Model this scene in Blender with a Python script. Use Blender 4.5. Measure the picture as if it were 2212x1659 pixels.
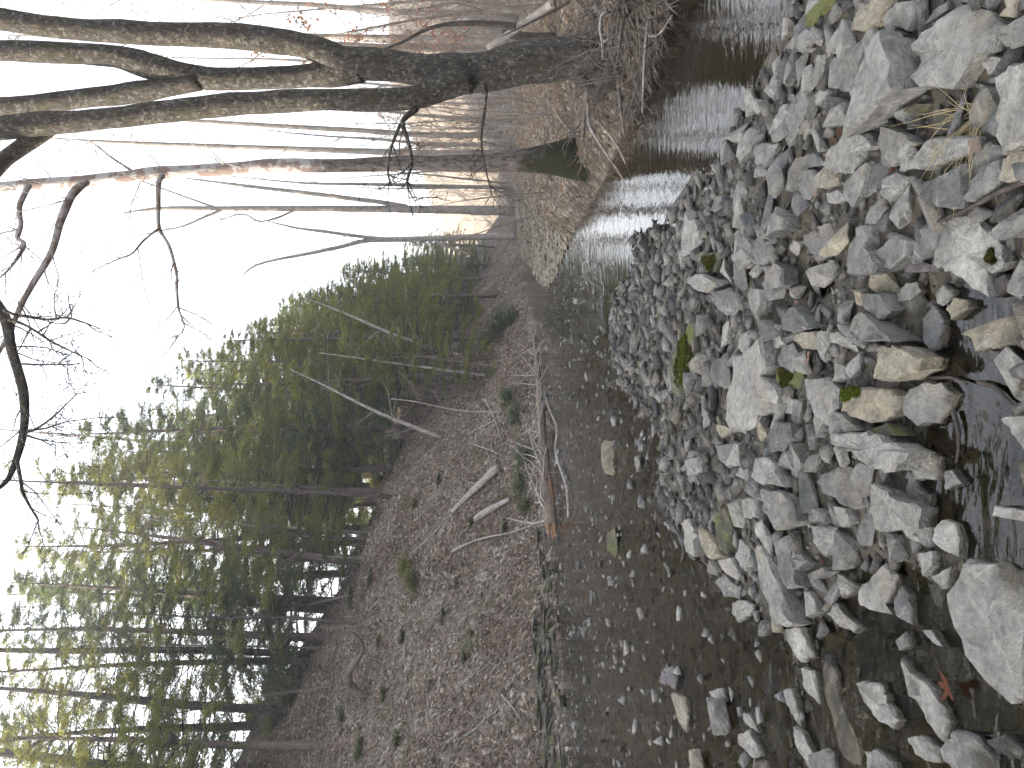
import bpy, bmesh, math, random
import numpy as np
from mathutils import Vector, Matrix, noise as mnoise

random.seed(7)
RNG = np.random.default_rng(11)
scene = bpy.context.scene
for o in list(bpy.data.objects):
    bpy.data.objects.remove(o)
col = scene.collection
R = math.radians

# ------------------------------------------------------------------ camera
# The photograph is a portrait shot stored on its side: the camera is rolled 90 degrees.
F_PX, CXP, CYP, HORIZON = 1662.0, 1106.0, 829.5, 1070.0
EYE = Vector((0, 0, 1.65))
PITCH = math.atan((CXP - HORIZON) / F_PX)
FWD = Vector((0, math.cos(PITCH), -math.sin(PITCH)))
UPV = Vector((0, math.sin(PITCH), math.cos(PITCH)))
RGT = Vector((1, 0, 0))
cam_data = bpy.data.cameras.new('camera')
cam_data.sensor_width = 36.0
cam_data.lens = 36.0 * F_PX / 2212.0
cam_data.clip_start = 0.05
cam_data.clip_end = 2000.0
cam = bpy.data.objects.new('camera', cam_data)
col.objects.link(cam)
m3 = Matrix((-UPV, RGT, -FWD)).transposed()
cam.matrix_world = Matrix.Translation(EYE) @ m3.to_4x4()
scene.camera = cam

# ------------------------------------------------------------------ sky, sun, exposure
SUN_ELEV, SUN_AZ = R(24), R(-84)          # azimuth measured from +Y towards +X
world = bpy.data.worlds.new('World')
scene.world = world
world.use_nodes = True
wn = world.node_tree.nodes
wl = world.node_tree.links
wn.clear()
sky = wn.new('ShaderNodeTexSky')
sky.sky_type = 'NISHITA'
sky.sun_disc = False
sky.sun_elevation = SUN_ELEV
sky.sun_rotation = SUN_AZ
sky.air_density = 1.0
sky.dust_density = 3.5
sky.ozone_density = 1.0
bg = wn.new('ShaderNodeBackground')
bg.inputs['Strength'].default_value = 0.15
wo = wn.new('ShaderNodeOutputWorld')
hsv = wn.new('ShaderNodeHueSaturation')       # thin high cloud whitens the sky
hsv.inputs['Saturation'].default_value = 0.34
wl.new(sky.outputs[0], hsv.inputs['Color'])
wl.new(hsv.outputs[0], bg.inputs[0])
wl.new(bg.outputs[0], wo.inputs[0])
sl = bpy.data.lights.new('sun', 'SUN')
sl.energy = 2.6
sl.angle = R(0.6)
sl.color = (1.0, 0.88, 0.70)
sun = bpy.data.objects.new('sun', sl)
col.objects.link(sun)
sdir = Vector((math.sin(SUN_AZ) * math.cos(SUN_ELEV), math.cos(SUN_AZ) * math.cos(SUN_ELEV), math.sin(SUN_ELEV)))
sun.rotation_euler = (-sdir).to_track_quat('-Z', 'Y').to_euler()
sun.location = (-40, 30, 60)
scene.view_settings.view_transform = 'Standard'
scene.view_settings.look = 'None'
scene.view_settings.gamma = 1.0
scene.view_settings.exposure = 2.65
scene.cycles.max_bounces = 6
scene.cycles.transparent_max_bounces = 12
scene.cycles.caustics_reflective = False
scene.cycles.caustics_refractive = False

# ------------------------------------------------------------------ pixel helpers
def ray(x, y):
    return FWD + RGT * ((CYP - y) / F_PX) - UPV * ((x - CXP) / F_PX)
def at_d(x, y, d):
    r = ray(x, y)
    return EYE + r * (d / r.y)
def at_z(x, y, z):
    r = ray(x, y)
    return EYE + r * ((z - EYE.z) / r.z)
def px(size, d):
    return size * d / F_PX
def pix_of(p):
    v = Vector(p) - EYE
    dz = v.dot(FWD)
    return CXP - v.dot(UPV) / dz * F_PX, CYP - v.dot(RGT) / dz * F_PX

# ------------------------------------------------------------------ numpy noise and terrain
_perm = np.random.default_rng(5).permutation(4096)
def _h(ix, iy):
    return _perm[(_perm[ix & 4095] + iy) & 4095] / 4095.0
def vnoise(x, y):
    ix = np.floor(x).astype(int); iy = np.floor(y).astype(int)
    fx = x - ix; fy = y - iy
    fx = fx * fx * (3 - 2 * fx); fy = fy * fy * (3 - 2 * fy)
    a = _h(ix, iy); b = _h(ix + 1, iy); c = _h(ix, iy + 1); d = _h(ix + 1, iy + 1)
    return (a * (1 - fx) + b * fx) * (1 - fy) + (c * (1 - fx) + d * fx) * fy - 0.5
def fbm(x, y, s, octv=4):
    r = 0; a = 1.0
    for k in range(octv):
        r = r + a * vnoise(x * s + 17.3 * k, y * s - 9.1 * k); s *= 2.05; a *= 0.5
    return r
def sstep(a, b, x):
    t = np.clip((x - a) / (b - a), 0, 1)
    return t * t * (3 - 2 * t)
LT = np.array([(-46, -60), (-34, -25), (-24, -3), (-15.0, 9), (-8.5, 17.1), (-5.96, 21), (-4.3, 23.8), (1.2, 28.9), (4.5, 39), (8, 50), (13, 68), (19, 85), (24, 105), (26, 140), (24, 200), (10, 400)], float)
RT = np.array([(9, -60), (8, -20), (6, 0), (4.3, 5), (3.5, 7.2), (3.25, 8.6), (3.15, 10), (3.1, 11.4), (3.12, 12.5), (3.3, 15), (3.0, 18), (2.9, 21), (3.3, 27), (4.8, 33), (7, 42), (10, 52), (15.2, 69), (21.5, 86), (27, 106), (29, 140), (27, 200), (13, 400)], float)
BAR_PIX = [(1740, -60), (1735, 0), (1700, 100), (1640, 200), (1590, 280), (1540, 370), (1500, 400), (1460, 470), (1430, 485), (1370, 520), (1380, 590), (1325, 640), (1330, 740), (1345, 830), (1385, 880), (1440, 905), (1440, 960), (1430, 1080), (1470, 1150), (1540, 1200), (1590, 1290), (1660, 1360), (1800, 1420), (2050, 1500), (2300, 1560)]
BAR = [tuple(at_z(x, y, 0)[:2]) for x, y in BAR_PIX]
BAR = np.array([(6.5, -6), (4.2, 0.5), (3.2, 3.0)] + BAR + [(-0.9, 1.2), (-2, -6)], float)
def seg_dist(poly, X, Y, closed=False):
    best = np.full(X.shape, 1e9); sgn = np.zeros(X.shape)
    n = len(poly)
    for i in range(n if closed else n - 1):
        ax, ay = poly[i]; bx, by = poly[(i + 1) % n]
        dx, dy = bx - ax, by - ay
        t = np.clip(((X - ax) * dx + (Y - ay) * dy) / (dx * dx + dy * dy), 0, 1)
        ex = X - ax - t * dx; ey = Y - ay - t * dy
        d = np.hypot(ex, ey)
        s = np.sign(dx * (Y - ay) - dy * (X - ax))
        m = d < best - 1e-9
        best = np.where(m, d, best); sgn = np.where(m, s, sgn)
    return best, sgn
def inside(poly, X, Y):
    r = np.zeros(X.shape, bool); n = len(poly); j = n - 1
    for i in range(n):
        xi, yi = poly[i]; xj, yj = poly[j]
        c = ((yi > Y) != (yj > Y)) & (X < (xj - xi) * (Y - yi) / (yj - yi + 1e-12) + xi)
        r ^= c; j = i
    return r
# hollows in the bar where standing water shows (display pixel, radius m, depth m)
HOLLOWS = [(1750, 590, .22, .13), (1790, 600, .16, .12), (2060, 700, .26, .15), (2130, 760, .25, .15), (2180, 640, .15, .12), (1490, 930, .30, .16), (2060, 960, .30, .13), (2120, 1060, .26, .13), (2170, 960, .25, .14),
           (1880, 1300, .22, .10), (1960, 1330, .22, .12), (2040, 1460, .25, .13), (1900, 1420, .30, .14), (2150, 1160, .2, .1), (1830, 1180, .12, .07), (2000, 1590, .3, .12), (2180, 1560, .3, .15), (1980, 610, .12, .1)]
HOLLOWS = [(at_z(x, y, 0).x, at_z(x, y, 0).y, r, d * .7) for x, y, r, d in HOLLOWS]
def terrain(X, Y):
    """height and zone (0 bed/bar, 1 hill, 2 right bank)"""
    X = np.asarray(X, float); Y = np.asarray(Y, float)
    wob = fbm(X, Y, 0.55, 3) * 0.5
    dl, sl_ = seg_dist(LT, X, Y); s = dl * sl_ + wob * 1.0
    dr, sr_ = seg_dist(RT, X, Y); q = -dr * sr_ + wob * 0.5
    db, _ = seg_dist(BAR, X, Y, True)
    b = np.where(inside(BAR, X, Y), db, -db) + fbm(X, Y, 2.5, 2) * 0.12
    # bed and bar
    zb = np.where(b > 0, np.minimum(0.085, 0.16 * b), np.maximum(-0.11, 0.06 * b))
    zb = np.where((b > 0), zb + 0.02 * np.clip(b, 0, 1) * 0 + fbm(X, Y, 1.7, 3) * 0.05, zb + fbm(X, Y, 1.2, 3) * 0.05)
    for hx, hy, hr, hd in HOLLOWS:
        zb = zb - hd * np.exp(-((X - hx) ** 2 + (Y - hy) ** 2) / (hr * hr))
    zb = np.where(b < 0, zb - 0.14 * sstep(-2.4, -1.6, q) * sstep(16, 11, Y) * sstep(0.0, 0.5, -b), zb)
    # riffle beyond the bar and along the toe
    zb = np.where(s > -1.2, np.maximum(zb, -0.16 + 0.12 * sstep(-1.2, 0, s)), zb)
    # hill
    ledge = 0.62 * sstep(-0.05, 0.35, s) * (0.55 + 0.45 * sstep(26, 18, Y))
    cap = 9.0 + fbm(X, Y, 0.06, 2) * 2.0
    left = sstep(-0.50, -0.85, X / np.maximum(Y, 1.0)) * (Y < 60)  # unseen hill beyond the left edge, made taller and steeper to block low sun
    left = np.where(Y < 3, 1.0, left)
    cap = cap + 4.6 * sstep(-0.22, -0.47, X / np.maximum(Y, 1.0)) * (Y > 3) + 9.0 * left
    sl2 = 0.80 * np.clip(s - 0.2, 0, None) * (1.0 + 0.35 * left)
    k = 1.6
    soft = -k * np.log(np.exp(-sl2 / k) + np.exp(-cap / k)) + k * np.log(1 + np.exp(-cap / k))
    zh = ledge + soft + fbm(X, Y, 0.35, 4) * 0.75 * sstep(0.3, 3, s) + fbm(X, Y, 1.8, 4) * 0.30 * sstep(0.2, 1, s)
    zh = zh - 0.05 * np.clip(s - 16, 0, 60) * (1 - left)
    # right bank and flood plain, far slope
    sh = sstep(16, 19, Y) * sstep(37, 32, Y)                    # shingle stretch
    bank = (0.42 + 0.35 * fbm(X, Y, 0.5, 2)) * sstep(0, 0.45, q) + 0.36 * sstep(0.3, 4, q)
    zr = bank * (1 - sh) + sh * (0.05 * np.clip(q, 0, 3) + 0.65 * sstep(1.6, 4.5, q)) + fbm(X, Y, 0.8, 4) * 0.16 * sstep(0.1, 1.0, q)
    zr = zr + 17.0 * sstep(62, 128, Y + 0.15 * X) * sstep(-1, 20, q) + 0.10 * np.clip(q - 60, 0, 100)
    z = np.where(s > 0, zh, np.where(q > 0, zr, zb))
    # banks blend down under the water line
    z = np.where((q > -0.25) & (q <= 0) & (s <= 0), np.minimum(zb, -0.02) * 1.0, z)
    zone = np.where(s > 0, 1, np.where(q > 0, 2, 0))
    return z, zone, s, q, b
def ground_z(x, y):
    return float(terrain(np.array([x]), np.array([y]))[0][0])
def hit(x, y, dmin=3.0, dmax=160):
    r = ray(x, y); ds = np.geomspace(dmin, dmax, 1500)
    P = np.array(EYE)[None, :] + np.array(r)[None, :] * (ds / r.y)[:, None]
    z = terrain(P[:, 0], P[:, 1])[0]
    below = np.where(P[:, 2] <= z)[0]
    i = below[0] if len(below) else len(ds) - 1
    return Vector((P[i, 0], P[i, 1], z[i]))

# ------------------------------------------------------------------ material helpers
class NT:
    def __init__(s, name):
        s.m = bpy.data.materials.new(name); s.m.use_nodes = True
        s.n = s.m.node_tree.nodes; s.l = s.m.node_tree.links
        s.n.clear(); s.out = s.n.new('ShaderNodeOutputMaterial')
    def node(s, t, ins=None, **kw):
        n = s.n.new(t)
        for k, v in kw.items(): setattr(n, k, v)
        for k, v in (ins or {}).items(): s.set(n.inputs[k], v)
        return n
    def set(s, inp, v):
        if hasattr(v, 'is_output') or isinstance(v, bpy.types.NodeSocket): s.l.new(v, inp)
        else: inp.default_value = v
    def noise(s, vec, scale, detail=6, rough=0.55, dist=0.0):
        return s.node('ShaderNodeTexNoise', {'Vector': vec, 'Scale': scale, 'Detail': detail, 'Roughness': rough, 'Distortion': dist}).outputs['Fac']
    def ramp(s, fac, stops):
        n = s.node('ShaderNodeValToRGB', {'Fac': fac}); cr = n.color_ramp
        while len(cr.elements) < len(stops): cr.elements.new(0.5)
        for e, (p, c) in zip(cr.elements, stops):
            e.position = p; e.color = (c[0], c[1], c[2], 1) if not isinstance(c, (int, float)) else (c, c, c, 1)
        return n.outputs['Color']
    def mix(s, f, a, b, blend='MIX'):
        n = s.node('ShaderNodeMix', data_type='RGBA', blend_type=blend)
        s.set(n.inputs[0], f); s.set(n.inputs[6], a if not isinstance(a, tuple) else (*a, 1)); s.set(n.inputs[7], b if not isinstance(b, tuple) else (*b, 1))
        return n.outputs[2]
    def math(s, op, a, b=0.0, clamp=False):
        n = s.node('ShaderNodeMath', operation=op, use_clamp=clamp); s.set(n.inputs[0], a); s.set(n.inputs[1], b)
        return n.outputs[0]
    def maprange(s, v, a, b, c=0.0, d=1.0):
        return s.node('ShaderNodeMapRange', {'Value': v, 'From Min': a, 'From Max': b, 'To Min': c, 'To Max': d}).outputs[0]
    def pos(s): return s.node('ShaderNodeNewGeometry').outputs['Position']
    def bump(s, h, dist, strength=1.0, normal=None):
        n = s.node('ShaderNodeBump', {'Height': h, 'Distance': dist, 'Strength': strength})
        if normal is not None: s.l.new(normal, n.inputs['Normal'])
        return n.outputs['Normal']
    def bsdf(s, color, rough=0.9, normal=None, spec=0.3):
        b = s.node('ShaderNodeBsdfPrincipled')
        s.set(b.inputs['Base Color'], color if not isinstance(color, tuple) else (*color, 1))
        s.set(b.inputs['Roughness'], rough); b.inputs['Specular IOR Level'].default_value = spec
        if normal is not None: s.l.new(normal, b.inputs['Normal'])
        return b.outputs[0]
    def done(s, sh):
        s.l.new(sh, s.out.inputs['Surface']); return s.m
def scaled(t, v, sc):
    n = t.node('ShaderNodeMapping', {'Vector': v}); n.inputs['Scale'].default_value = sc
    return n.outputs[0]

def rock_mat(name, stops, wetline=0.022, moss=0.0):
    t = NT(name); p = t.pos()
    g = t.node('ShaderNodeNewGeometry').outputs['Random Per Island']
    ob = t.node('ShaderNodeObjectInfo').outputs['Random']
    rnd = t.math('FRACT', t.math('ADD', g, ob))
    base = t.mix(1.0, t.ramp(rnd, stops), (0.76, 0.765, 0.77), 'MULTIPLY')
    off = t.node('ShaderNodeVectorMath', operation='ADD'); t.l.new(p, off.inputs[0])
    cmb = t.node('ShaderNodeCombineXYZ', {'X': t.math('MULTIPLY', rnd, 37.0), 'Y': t.math('MULTIPLY', rnd, 91.0), 'Z': 0.0}); t.l.new(cmb.outputs[0], off.inputs[1])
    v = off.outputs[0]
    n1 = t.noise(v, 7.0, 8, 0.62, 0.6)
    n2 = t.noise(v, 32.0, 6, 0.65)
    n3 = t.noise(v, 150.0, 3, 0.6)
    c = t.mix(0.85, base, t.ramp(n1, [(0.30, 0.50), (0.5, 0.98), (0.70, 1.42)]), 'MULTIPLY')
    c = t.mix(0.6, c, t.ramp(n2, [(0.34, 0.52), (0.50, 1.0), (0.68, 1.40)]), 'MULTIPLY')
    c = t.mix(0.35, c, t.ramp(n3, [(0.35, 0.7), (0.6, 1.2)]), 'MULTIPLY')
    # pale crust and thin mineral veins
    crust = t.ramp(t.noise(v, 4.2, 7, 0.7, 1.2), [(0.56, 0.0), (0.64, 1.0)])
    c = t.mix(t.math('MULTIPLY', crust, 0.30), c, (0.34, 0.325, 0.285))
    wv = t.node('ShaderNodeTexVoronoi', {'Vector': v, 'Scale': 3.6}, feature='DISTANCE_TO_EDGE').outputs['Distance']
    crack = t.math('SUBTRACT', 1.0, t.maprange(wv, 0.0, 0.02), True)
    c = t.mix(t.math('MULTIPLY', crack, t.ramp(t.noise(v, 3.0, 2), [(0.55, 0.0), (0.64, 0.4)])), c, (0.42, 0.40, 0.36))
    tan = t.ramp(t.noise(v, 2.6, 4), [(0.55, 0.0), (0.72, 1.0)])
    c = t.mix(t.math('MULTIPLY', tan, 0.45), c, (0.22, 0.175, 0.115))
    if moss:
        mm = t.ramp(t.noise(v, 5.5, 5, 0.6), [(0.60 - 0.25 * moss, 0.0), (0.66 - 0.2 * moss, 1.0)])
        c = t.mix(mm, c, t.mix(t.noise(v, 60, 3), (0.045, 0.05, 0.012), (0.11, 0.115, 0.03)))
    z = t.node('ShaderNodeSeparateXYZ', {'Vector': p}).outputs['Z']
    zz = t.math('ADD', z, t.math('MULTIPLY', t.math('SUBTRACT', n1, 0.5), 0.05))
    wet = t.maprange(zz, wetline + 0.012, wetline - 0.004)
    c = t.mix(wet, c, t.mix(1.0, c, (0.34, 0.31, 0.25), 'MULTIPLY'))
    rough = t.maprange(wet, 0, 1, 0.88, 0.22)
    h = t.math('ADD', t.math('MULTIPLY', n1, 1.6), t.math('ADD', t.math('MULTIPLY', n2, 0.55), t.math('MULTIPLY', n3, 0.16)))
    return t.done(t.bsdf(c, rough, t.bump(h, 0.045, 1.0), 0.35))
M = {}
M['rock_grey'] = rock_mat('rock_grey', [(0.0, (0.100, 0.099, 0.092)), (0.35, (0.150, 0.147, 0.134)), (0.7, (0.190, 0.184, 0.165)), (1.0, (0.125, 0.125, 0.122))])
M['rock_pale'] = rock_mat('rock_pale', [(0.0, (0.225, 0.219, 0.196)), (1.0, (0.275, 0.264, 0.236))])
M['rock_tan'] = rock_mat('rock_tan', [(0.0, (0.27, 0.235, 0.165)), (1.0, (0.24, 0.215, 0.165))])
M['rock_dark'] = rock_mat('rock_dark', [(0.0, (0.05, 0.05, 0.05)), (1.0, (0.075, 0.074, 0.068))])
M['rock_olive'] = rock_mat('rock_olive', [(0.0, (0.060, 0.056, 0.036)), (1.0, (0.085, 0.08, 0.055))], moss=0.5)
M['rock_plum'] = rock_mat('rock_plum', [(0.0, (0.115, 0.105, 0.11)), (1.0, (0.14, 0.122, 0.12))])
M['rock_bed'] = rock_mat('rock_bed', [(0.0, (0.05, 0.044, 0.030)), (0.5, (0.095, 0.082, 0.055)), (0.82, (0.075, 0.068, 0.055)), (0.9, (0.2, 0.19, 0.165)), (1.0, (0.30, 0.29, 0.265))])
M['rock_ledge'] = rock_mat('rock_ledge', [(0.0, (0.085, 0.078, 0.06)), (0.6, (0.13, 0.12, 0.10)), (1.0, (0.19, 0.18, 0.155))], moss=0.3)
M['shingle'] = rock_mat('shingle', [(0.0, (0.24, 0.205, 0.15)), (1.0, (0.38, 0.335, 0.25))])
M['cobble'] = rock_mat('cobble', [(0.0, (0.045, 0.045, 0.043)), (0.4, (0.095, 0.093, 0.086)), (0.75, (0.20, 0.195, 0.178)), (0.93, (0.14, 0.122, 0.095)), (1.0, (0.06, 0.059, 0.057))])
M['stream_stone'] = rock_mat('stream_stone', [(0.0, (0.16, 0.157, 0.145)), (0.6, (0.26, 0.255, 0.235)), (1.0, (0.32, 0.31, 0.28))], wetline=0.006)
M['pebble'] = rock_mat('pebble', [(0.0, (0.035, 0.035, 0.035)), (0.4, (0.075, 0.073, 0.068)), (0.8, (0.14, 0.137, 0.125)), (1.0, (0.06, 0.055, 0.047))], wetline=0.03)

def bed_mat():
    t = NT('stream_bed_silt'); p = t.pos()
    n1 = t.noise(p, 3.0, 6); n2 = t.noise(p, 40.0, 6, 0.7)
    c = t.ramp(n1, [(0.3, (0.014, 0.012, 0.009)), (0.55, (0.030, 0.025, 0.016)), (0.75, (0.055, 0.045, 0.027))])
    c = t.mix(0.7, c, t.ramp(n2, [(0.35, 0.45), (0.65, 1.35)]), 'MULTIPLY')
    vo = t.node('ShaderNodeTexVoronoi', {'Vector': p, 'Scale': 16.0})
    vs = t.node('ShaderNodeSeparateColor', {'Color': vo.outputs['Color']})
    c = t.mix(0.6, c, t.ramp(vs.outputs[0], [(0.0, (0.014, 0.0125, 0.009)), (0.6, (0.045, 0.037, 0.023)), (1.0, (0.085, 0.070, 0.047))]))
    h = t.math('ADD', t.math('MULTIPLY', vo.outputs['Distance'], -0.6), t.math('MULTIPLY', n2, 0.5))
    return t.done(t.bsdf(c, 0.55, t.bump(h, 0.03, 0.8), 0.3))
M['bed'] = bed_mat()
def litter_mat(name, tones, scale, moss=0.3):
    t = NT(name); p = t.pos()
    wv = t.node('ShaderNodeVectorMath', operation='ADD'); t.l.new(p, wv.inputs[0])
    nz = t.node('ShaderNodeTexNoise', {'Vector': p, 'Scale': scale * 0.7, 'Detail': 3.0}).outputs['Color']
    sc = t.node('ShaderNodeVectorMath', {0: nz}, operation='SCALE'); sc.inputs['Scale'].default_value = 0.16
    t.l.new(sc.outputs[0], wv.inputs[1])
    vo = t.node('ShaderNodeTexVoronoi', {'Vector': wv.outputs[0], 'Scale': scale})
    sep = t.node('ShaderNodeSeparateColor', {'Color': vo.outputs['Color']})
    c = t.ramp(sep.outputs[0], tones)
    c = t.mix(0.8, c, t.ramp(t.noise(p, scale * 2.5, 5, 0.7), [(0.3, 0.35), (0.55, 1.0), (0.75, 1.5)]), 'MULTIPLY')
    big = t.noise(p, 0.55, 5)
    c = t.mix(t.ramp(big, [(0.45, 0.0), (0.6, 0.65)]), c, t.mix(1.0, c, (0.50, 0.42, 0.36), 'MULTIPLY'))
    mo = t.ramp(t.noise(p, 0.9, 6, 0.65), [(0.58, 0.0), (0.66, 1.0)])
    c = t.mix(t.math('MULTIPLY', mo, moss), c, (0.05, 0.06, 0.022))
    h = t.math('ADD', t.math('MULTIPLY', sep.outputs[1], 0.8), t.noise(p, scale * 3, 4, 0.7))
    return t.done(t.bsdf(c, 0.92, t.bump(h, 0.05, 0.9), 0.15))
M['hill_litter'] = litter_mat('hill_litter', [(0.0, (0.034, 0.027, 0.020)), (0.35, (0.105, 0.083, 0.065)), (0.7, (0.185, 0.150, 0.120)), (0.9, (0.25, 0.21, 0.172)), (1.0, (0.38, 0.335, 0.28))], 11.0, 0.55)
M['floor_litter'] = litter_mat('floor_litter', [(0.0, (0.062, 0.050, 0.039)), (0.4, (0.145, 0.120, 0.094)), (0.8, (0.235, 0.20, 0.155)), (1.0, (0.34, 0.30, 0.245))], 9.0, 0.15)

def bark_mat(name, dark, light, scale=6.0, moss=None, mossz=None, patch=None, bumpd=0.03):
    t = NT(name); p = t.pos()
    pv = scaled(t, p, (1, 1, 0.28))
    n1 = t.noise(pv, scale * 3.0, 8, 0.7, 0.5); n2 = t.noise(p, scale * 0.7, 5, 0.6)
    c = t.mix(t.ramp(n1, [(0.35, 0.0), (0.65, 1.0)]), dark, light)
    c = t.mix(0.6, c, t.ramp(n2, [(0.3, 0.55), (0.7, 1.35)]), 'MULTIPLY')
    if patch:
        pt = t.ramp(t.noise(p, scale * 1.6, 6, 0.7), [(0.54, 0.0), (0.6, 1.0)])
        c = t.mix(t.math('MULTIPLY', pt, 0.75), c, patch)
    if moss:
        z = t.node('ShaderNodeSeparateXYZ', {'Vector': p}).outputs['Z']
        f = t.ramp(t.noise(p, 3.0, 7, 0.7), [(0.54, 0.0), (0.68, 0.8)])
        if mossz:
            f = t.maprange(t.math('ADD', z, t.math('MULTIPLY', t.noise(p, 4.0, 4), -1.2)), mossz, mossz - 0.5)
        c = t.mix(f, c, moss)
    h = t.math('ADD', n1, t.math('MULTIPLY', t.noise(pv, scale * 9, 4, 0.7), 0.4))
    return t.done(t.bsdf(c, 0.92, t.bump(h, bumpd, 0.9), 0.15))
M['bark_lichen'] = bark_mat('bark_lichen', (0.022, 0.019, 0.016), (0.090, 0.080, 0.067), 11.0, moss=(0.045, 0.039, 0.022), patch=(0.165, 0.158, 0.138), bumpd=0.06)
M['bark_grey'] = bark_mat('bark_grey', (0.06, 0.05, 0.042), (0.16, 0.135, 0.115), 8.0)
M['bark_far'] = bark_mat('bark_far', (0.13, 0.115, 0.10), (0.25, 0.225, 0.20), 5.0)
M['bark_hemlock'] = bark_mat('bark_hemlock', (0.07, 0.052, 0.045), (0.16, 0.125, 0.11), 7.0)
M['bark_dark'] = bark_mat('bark_dark', (0.035, 0.029, 0.026), (0.085, 0.072, 0.064), 8.0)
M['bark_pale'] = bark_mat('bark_pale', (0.17, 0.15, 0.13), (0.31, 0.28, 0.25), 6.0)
M['dead_wood'] = bark_mat('dead_wood', (0.16, 0.14, 0.125), (0.34, 0.31, 0.28), 7.0)
M['log_bark'] = bark_mat('log_bark', (0.09, 0.070, 0.056), (0.24, 0.19, 0.152), 7.0)
M['raw_wood'] = bark_mat('raw_wood', (0.14, 0.07, 0.04), (0.36, 0.22, 0.13), 8.0)
M['twig_brown'] = bark_mat('twig_brown', (0.11, 0.092, 0.076), (0.22, 0.19, 0.16), 10.0)
def sycamore_mat():
    t = NT('bark_sycamore'); p = t.pos()
    z = t.node('ShaderNodeSeparateXYZ', {'Vector': p}).outputs['Z']
    pv = scaled(t, p, (1, 1, 0.35))
    n1 = t.noise(pv, 22.0, 8, 0.7)
    rough = t.mix(t.ramp(n1, [(0.36, 0.0), (0.62, 1.0)]), (0.03, 0.025, 0.022), (0.155, 0.132, 0.118))
    flake = t.ramp(t.noise(p, 5.0, 6, 0.6), [(0.48, 0.0), (0.53, 1.0)])
    smooth = t.mix(flake, (0.30, 0.285, 0.275), (0.17, 0.13, 0.115))
    zz = t.math('ADD', z, t.math('MULTIPLY', t.noise(p, 6.0, 5), 0.6))
    c = t.mix(t.maprange(zz, 4.65, 4.8), rough, smooth)
    mz = t.math('ADD', z, t.math('MULTIPLY', t.noise(p, 4.0, 5), 1.0))
    c = t.mix(t.maprange(mz, 1.85, 1.45), c, t.mix(t.noise(p, 30, 4), (0.009, 0.009, 0.005), (0.026, 0.025, 0.010)))
    return t.done(t.bsdf(c, 0.88, t.bump(n1, 0.04, 0.8), 0.15))
M['bark_sycamore'] = sycamore_mat()

def leaf_mat(name, a, b, trans, c3=None):
    t = NT(name)
    r = t.node('ShaderNodeNewGeometry').outputs['Random Per Island']
    p = t.pos()
    cc = t.mix(t.math('ADD', t.math('MULTIPLY', r, 0.5), t.math('MULTIPLY', t.noise(p, 1.1, 4), 0.6), True), a, b)
    if c3: cc = t.mix(t.ramp(r, [(0.88, 0.0), (0.93, 1.0)]), cc, c3)
    d = t.node('ShaderNodeBsdfDiffuse', {'Color': cc}).outputs[0]
    tc = t.mix(1.0, cc, trans, 'MULTIPLY')
    tr = t.node('ShaderNodeBsdfTranslucent', {'Color': tc}).outputs[0]
    mx = t.node('ShaderNodeMixShader', {0: 0.5}); t.l.new(d, mx.inputs[1]); t.l.new(tr, mx.inputs[2])
    return t.done(mx.outputs[0])
M['needles'] = leaf_mat('needles', (0.070, 0.086, 0.050), (0.170, 0.184, 0.096), (2.1, 1.9, 0.7))
M['needles_dark'] = leaf_mat('needles_dark', (0.062, 0.084, 0.060), (0.145, 0.168, 0.110), (1.4, 1.4, 0.7))
M['dry_leaf'] = leaf_mat('dry_leaf', (0.088, 0.067, 0.051), (0.27, 0.215, 0.168), (1.2, 0.9, 0.6), (0.50, 0.44, 0.38))
M['bank_leaf'] = leaf_mat('bank_leaf', (0.11, 0.088, 0.069), (0.27, 0.225, 0.18), (1.2, 0.95, 0.7), (0.42, 0.36, 0.29))
M['beech_leaf'] = leaf_mat('beech_leaf', (0.17, 0.11, 0.085), (0.30, 0.21, 0.165), (1.3, 0.9, 0.7))
M['maple_leaf'] = leaf_mat('maple_leaf', (0.085, 0.038, 0.026), (0.13, 0.060, 0.040), (1.2, 0.8, 0.6))
M['straw'] = leaf_mat('straw', (0.33, 0.27, 0.15), (0.48, 0.41, 0.26), (1.0, 1.0, 0.8))
M['moss'] = leaf_mat('moss', (0.04, 0.055, 0.010), (0.085, 0.105, 0.020), (1.2, 1.2, 0.6))
M['moss_dark'] = leaf_mat('moss_dark', (0.030, 0.032, 0.010), (0.06, 0.06, 0.018), (1.2, 1.2, 0.6))
M['fern'] = leaf_mat('fern', (0.05, 0.075, 0.035), (0.12, 0.14, 0.07), (1.3, 1.3, 0.7))
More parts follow.
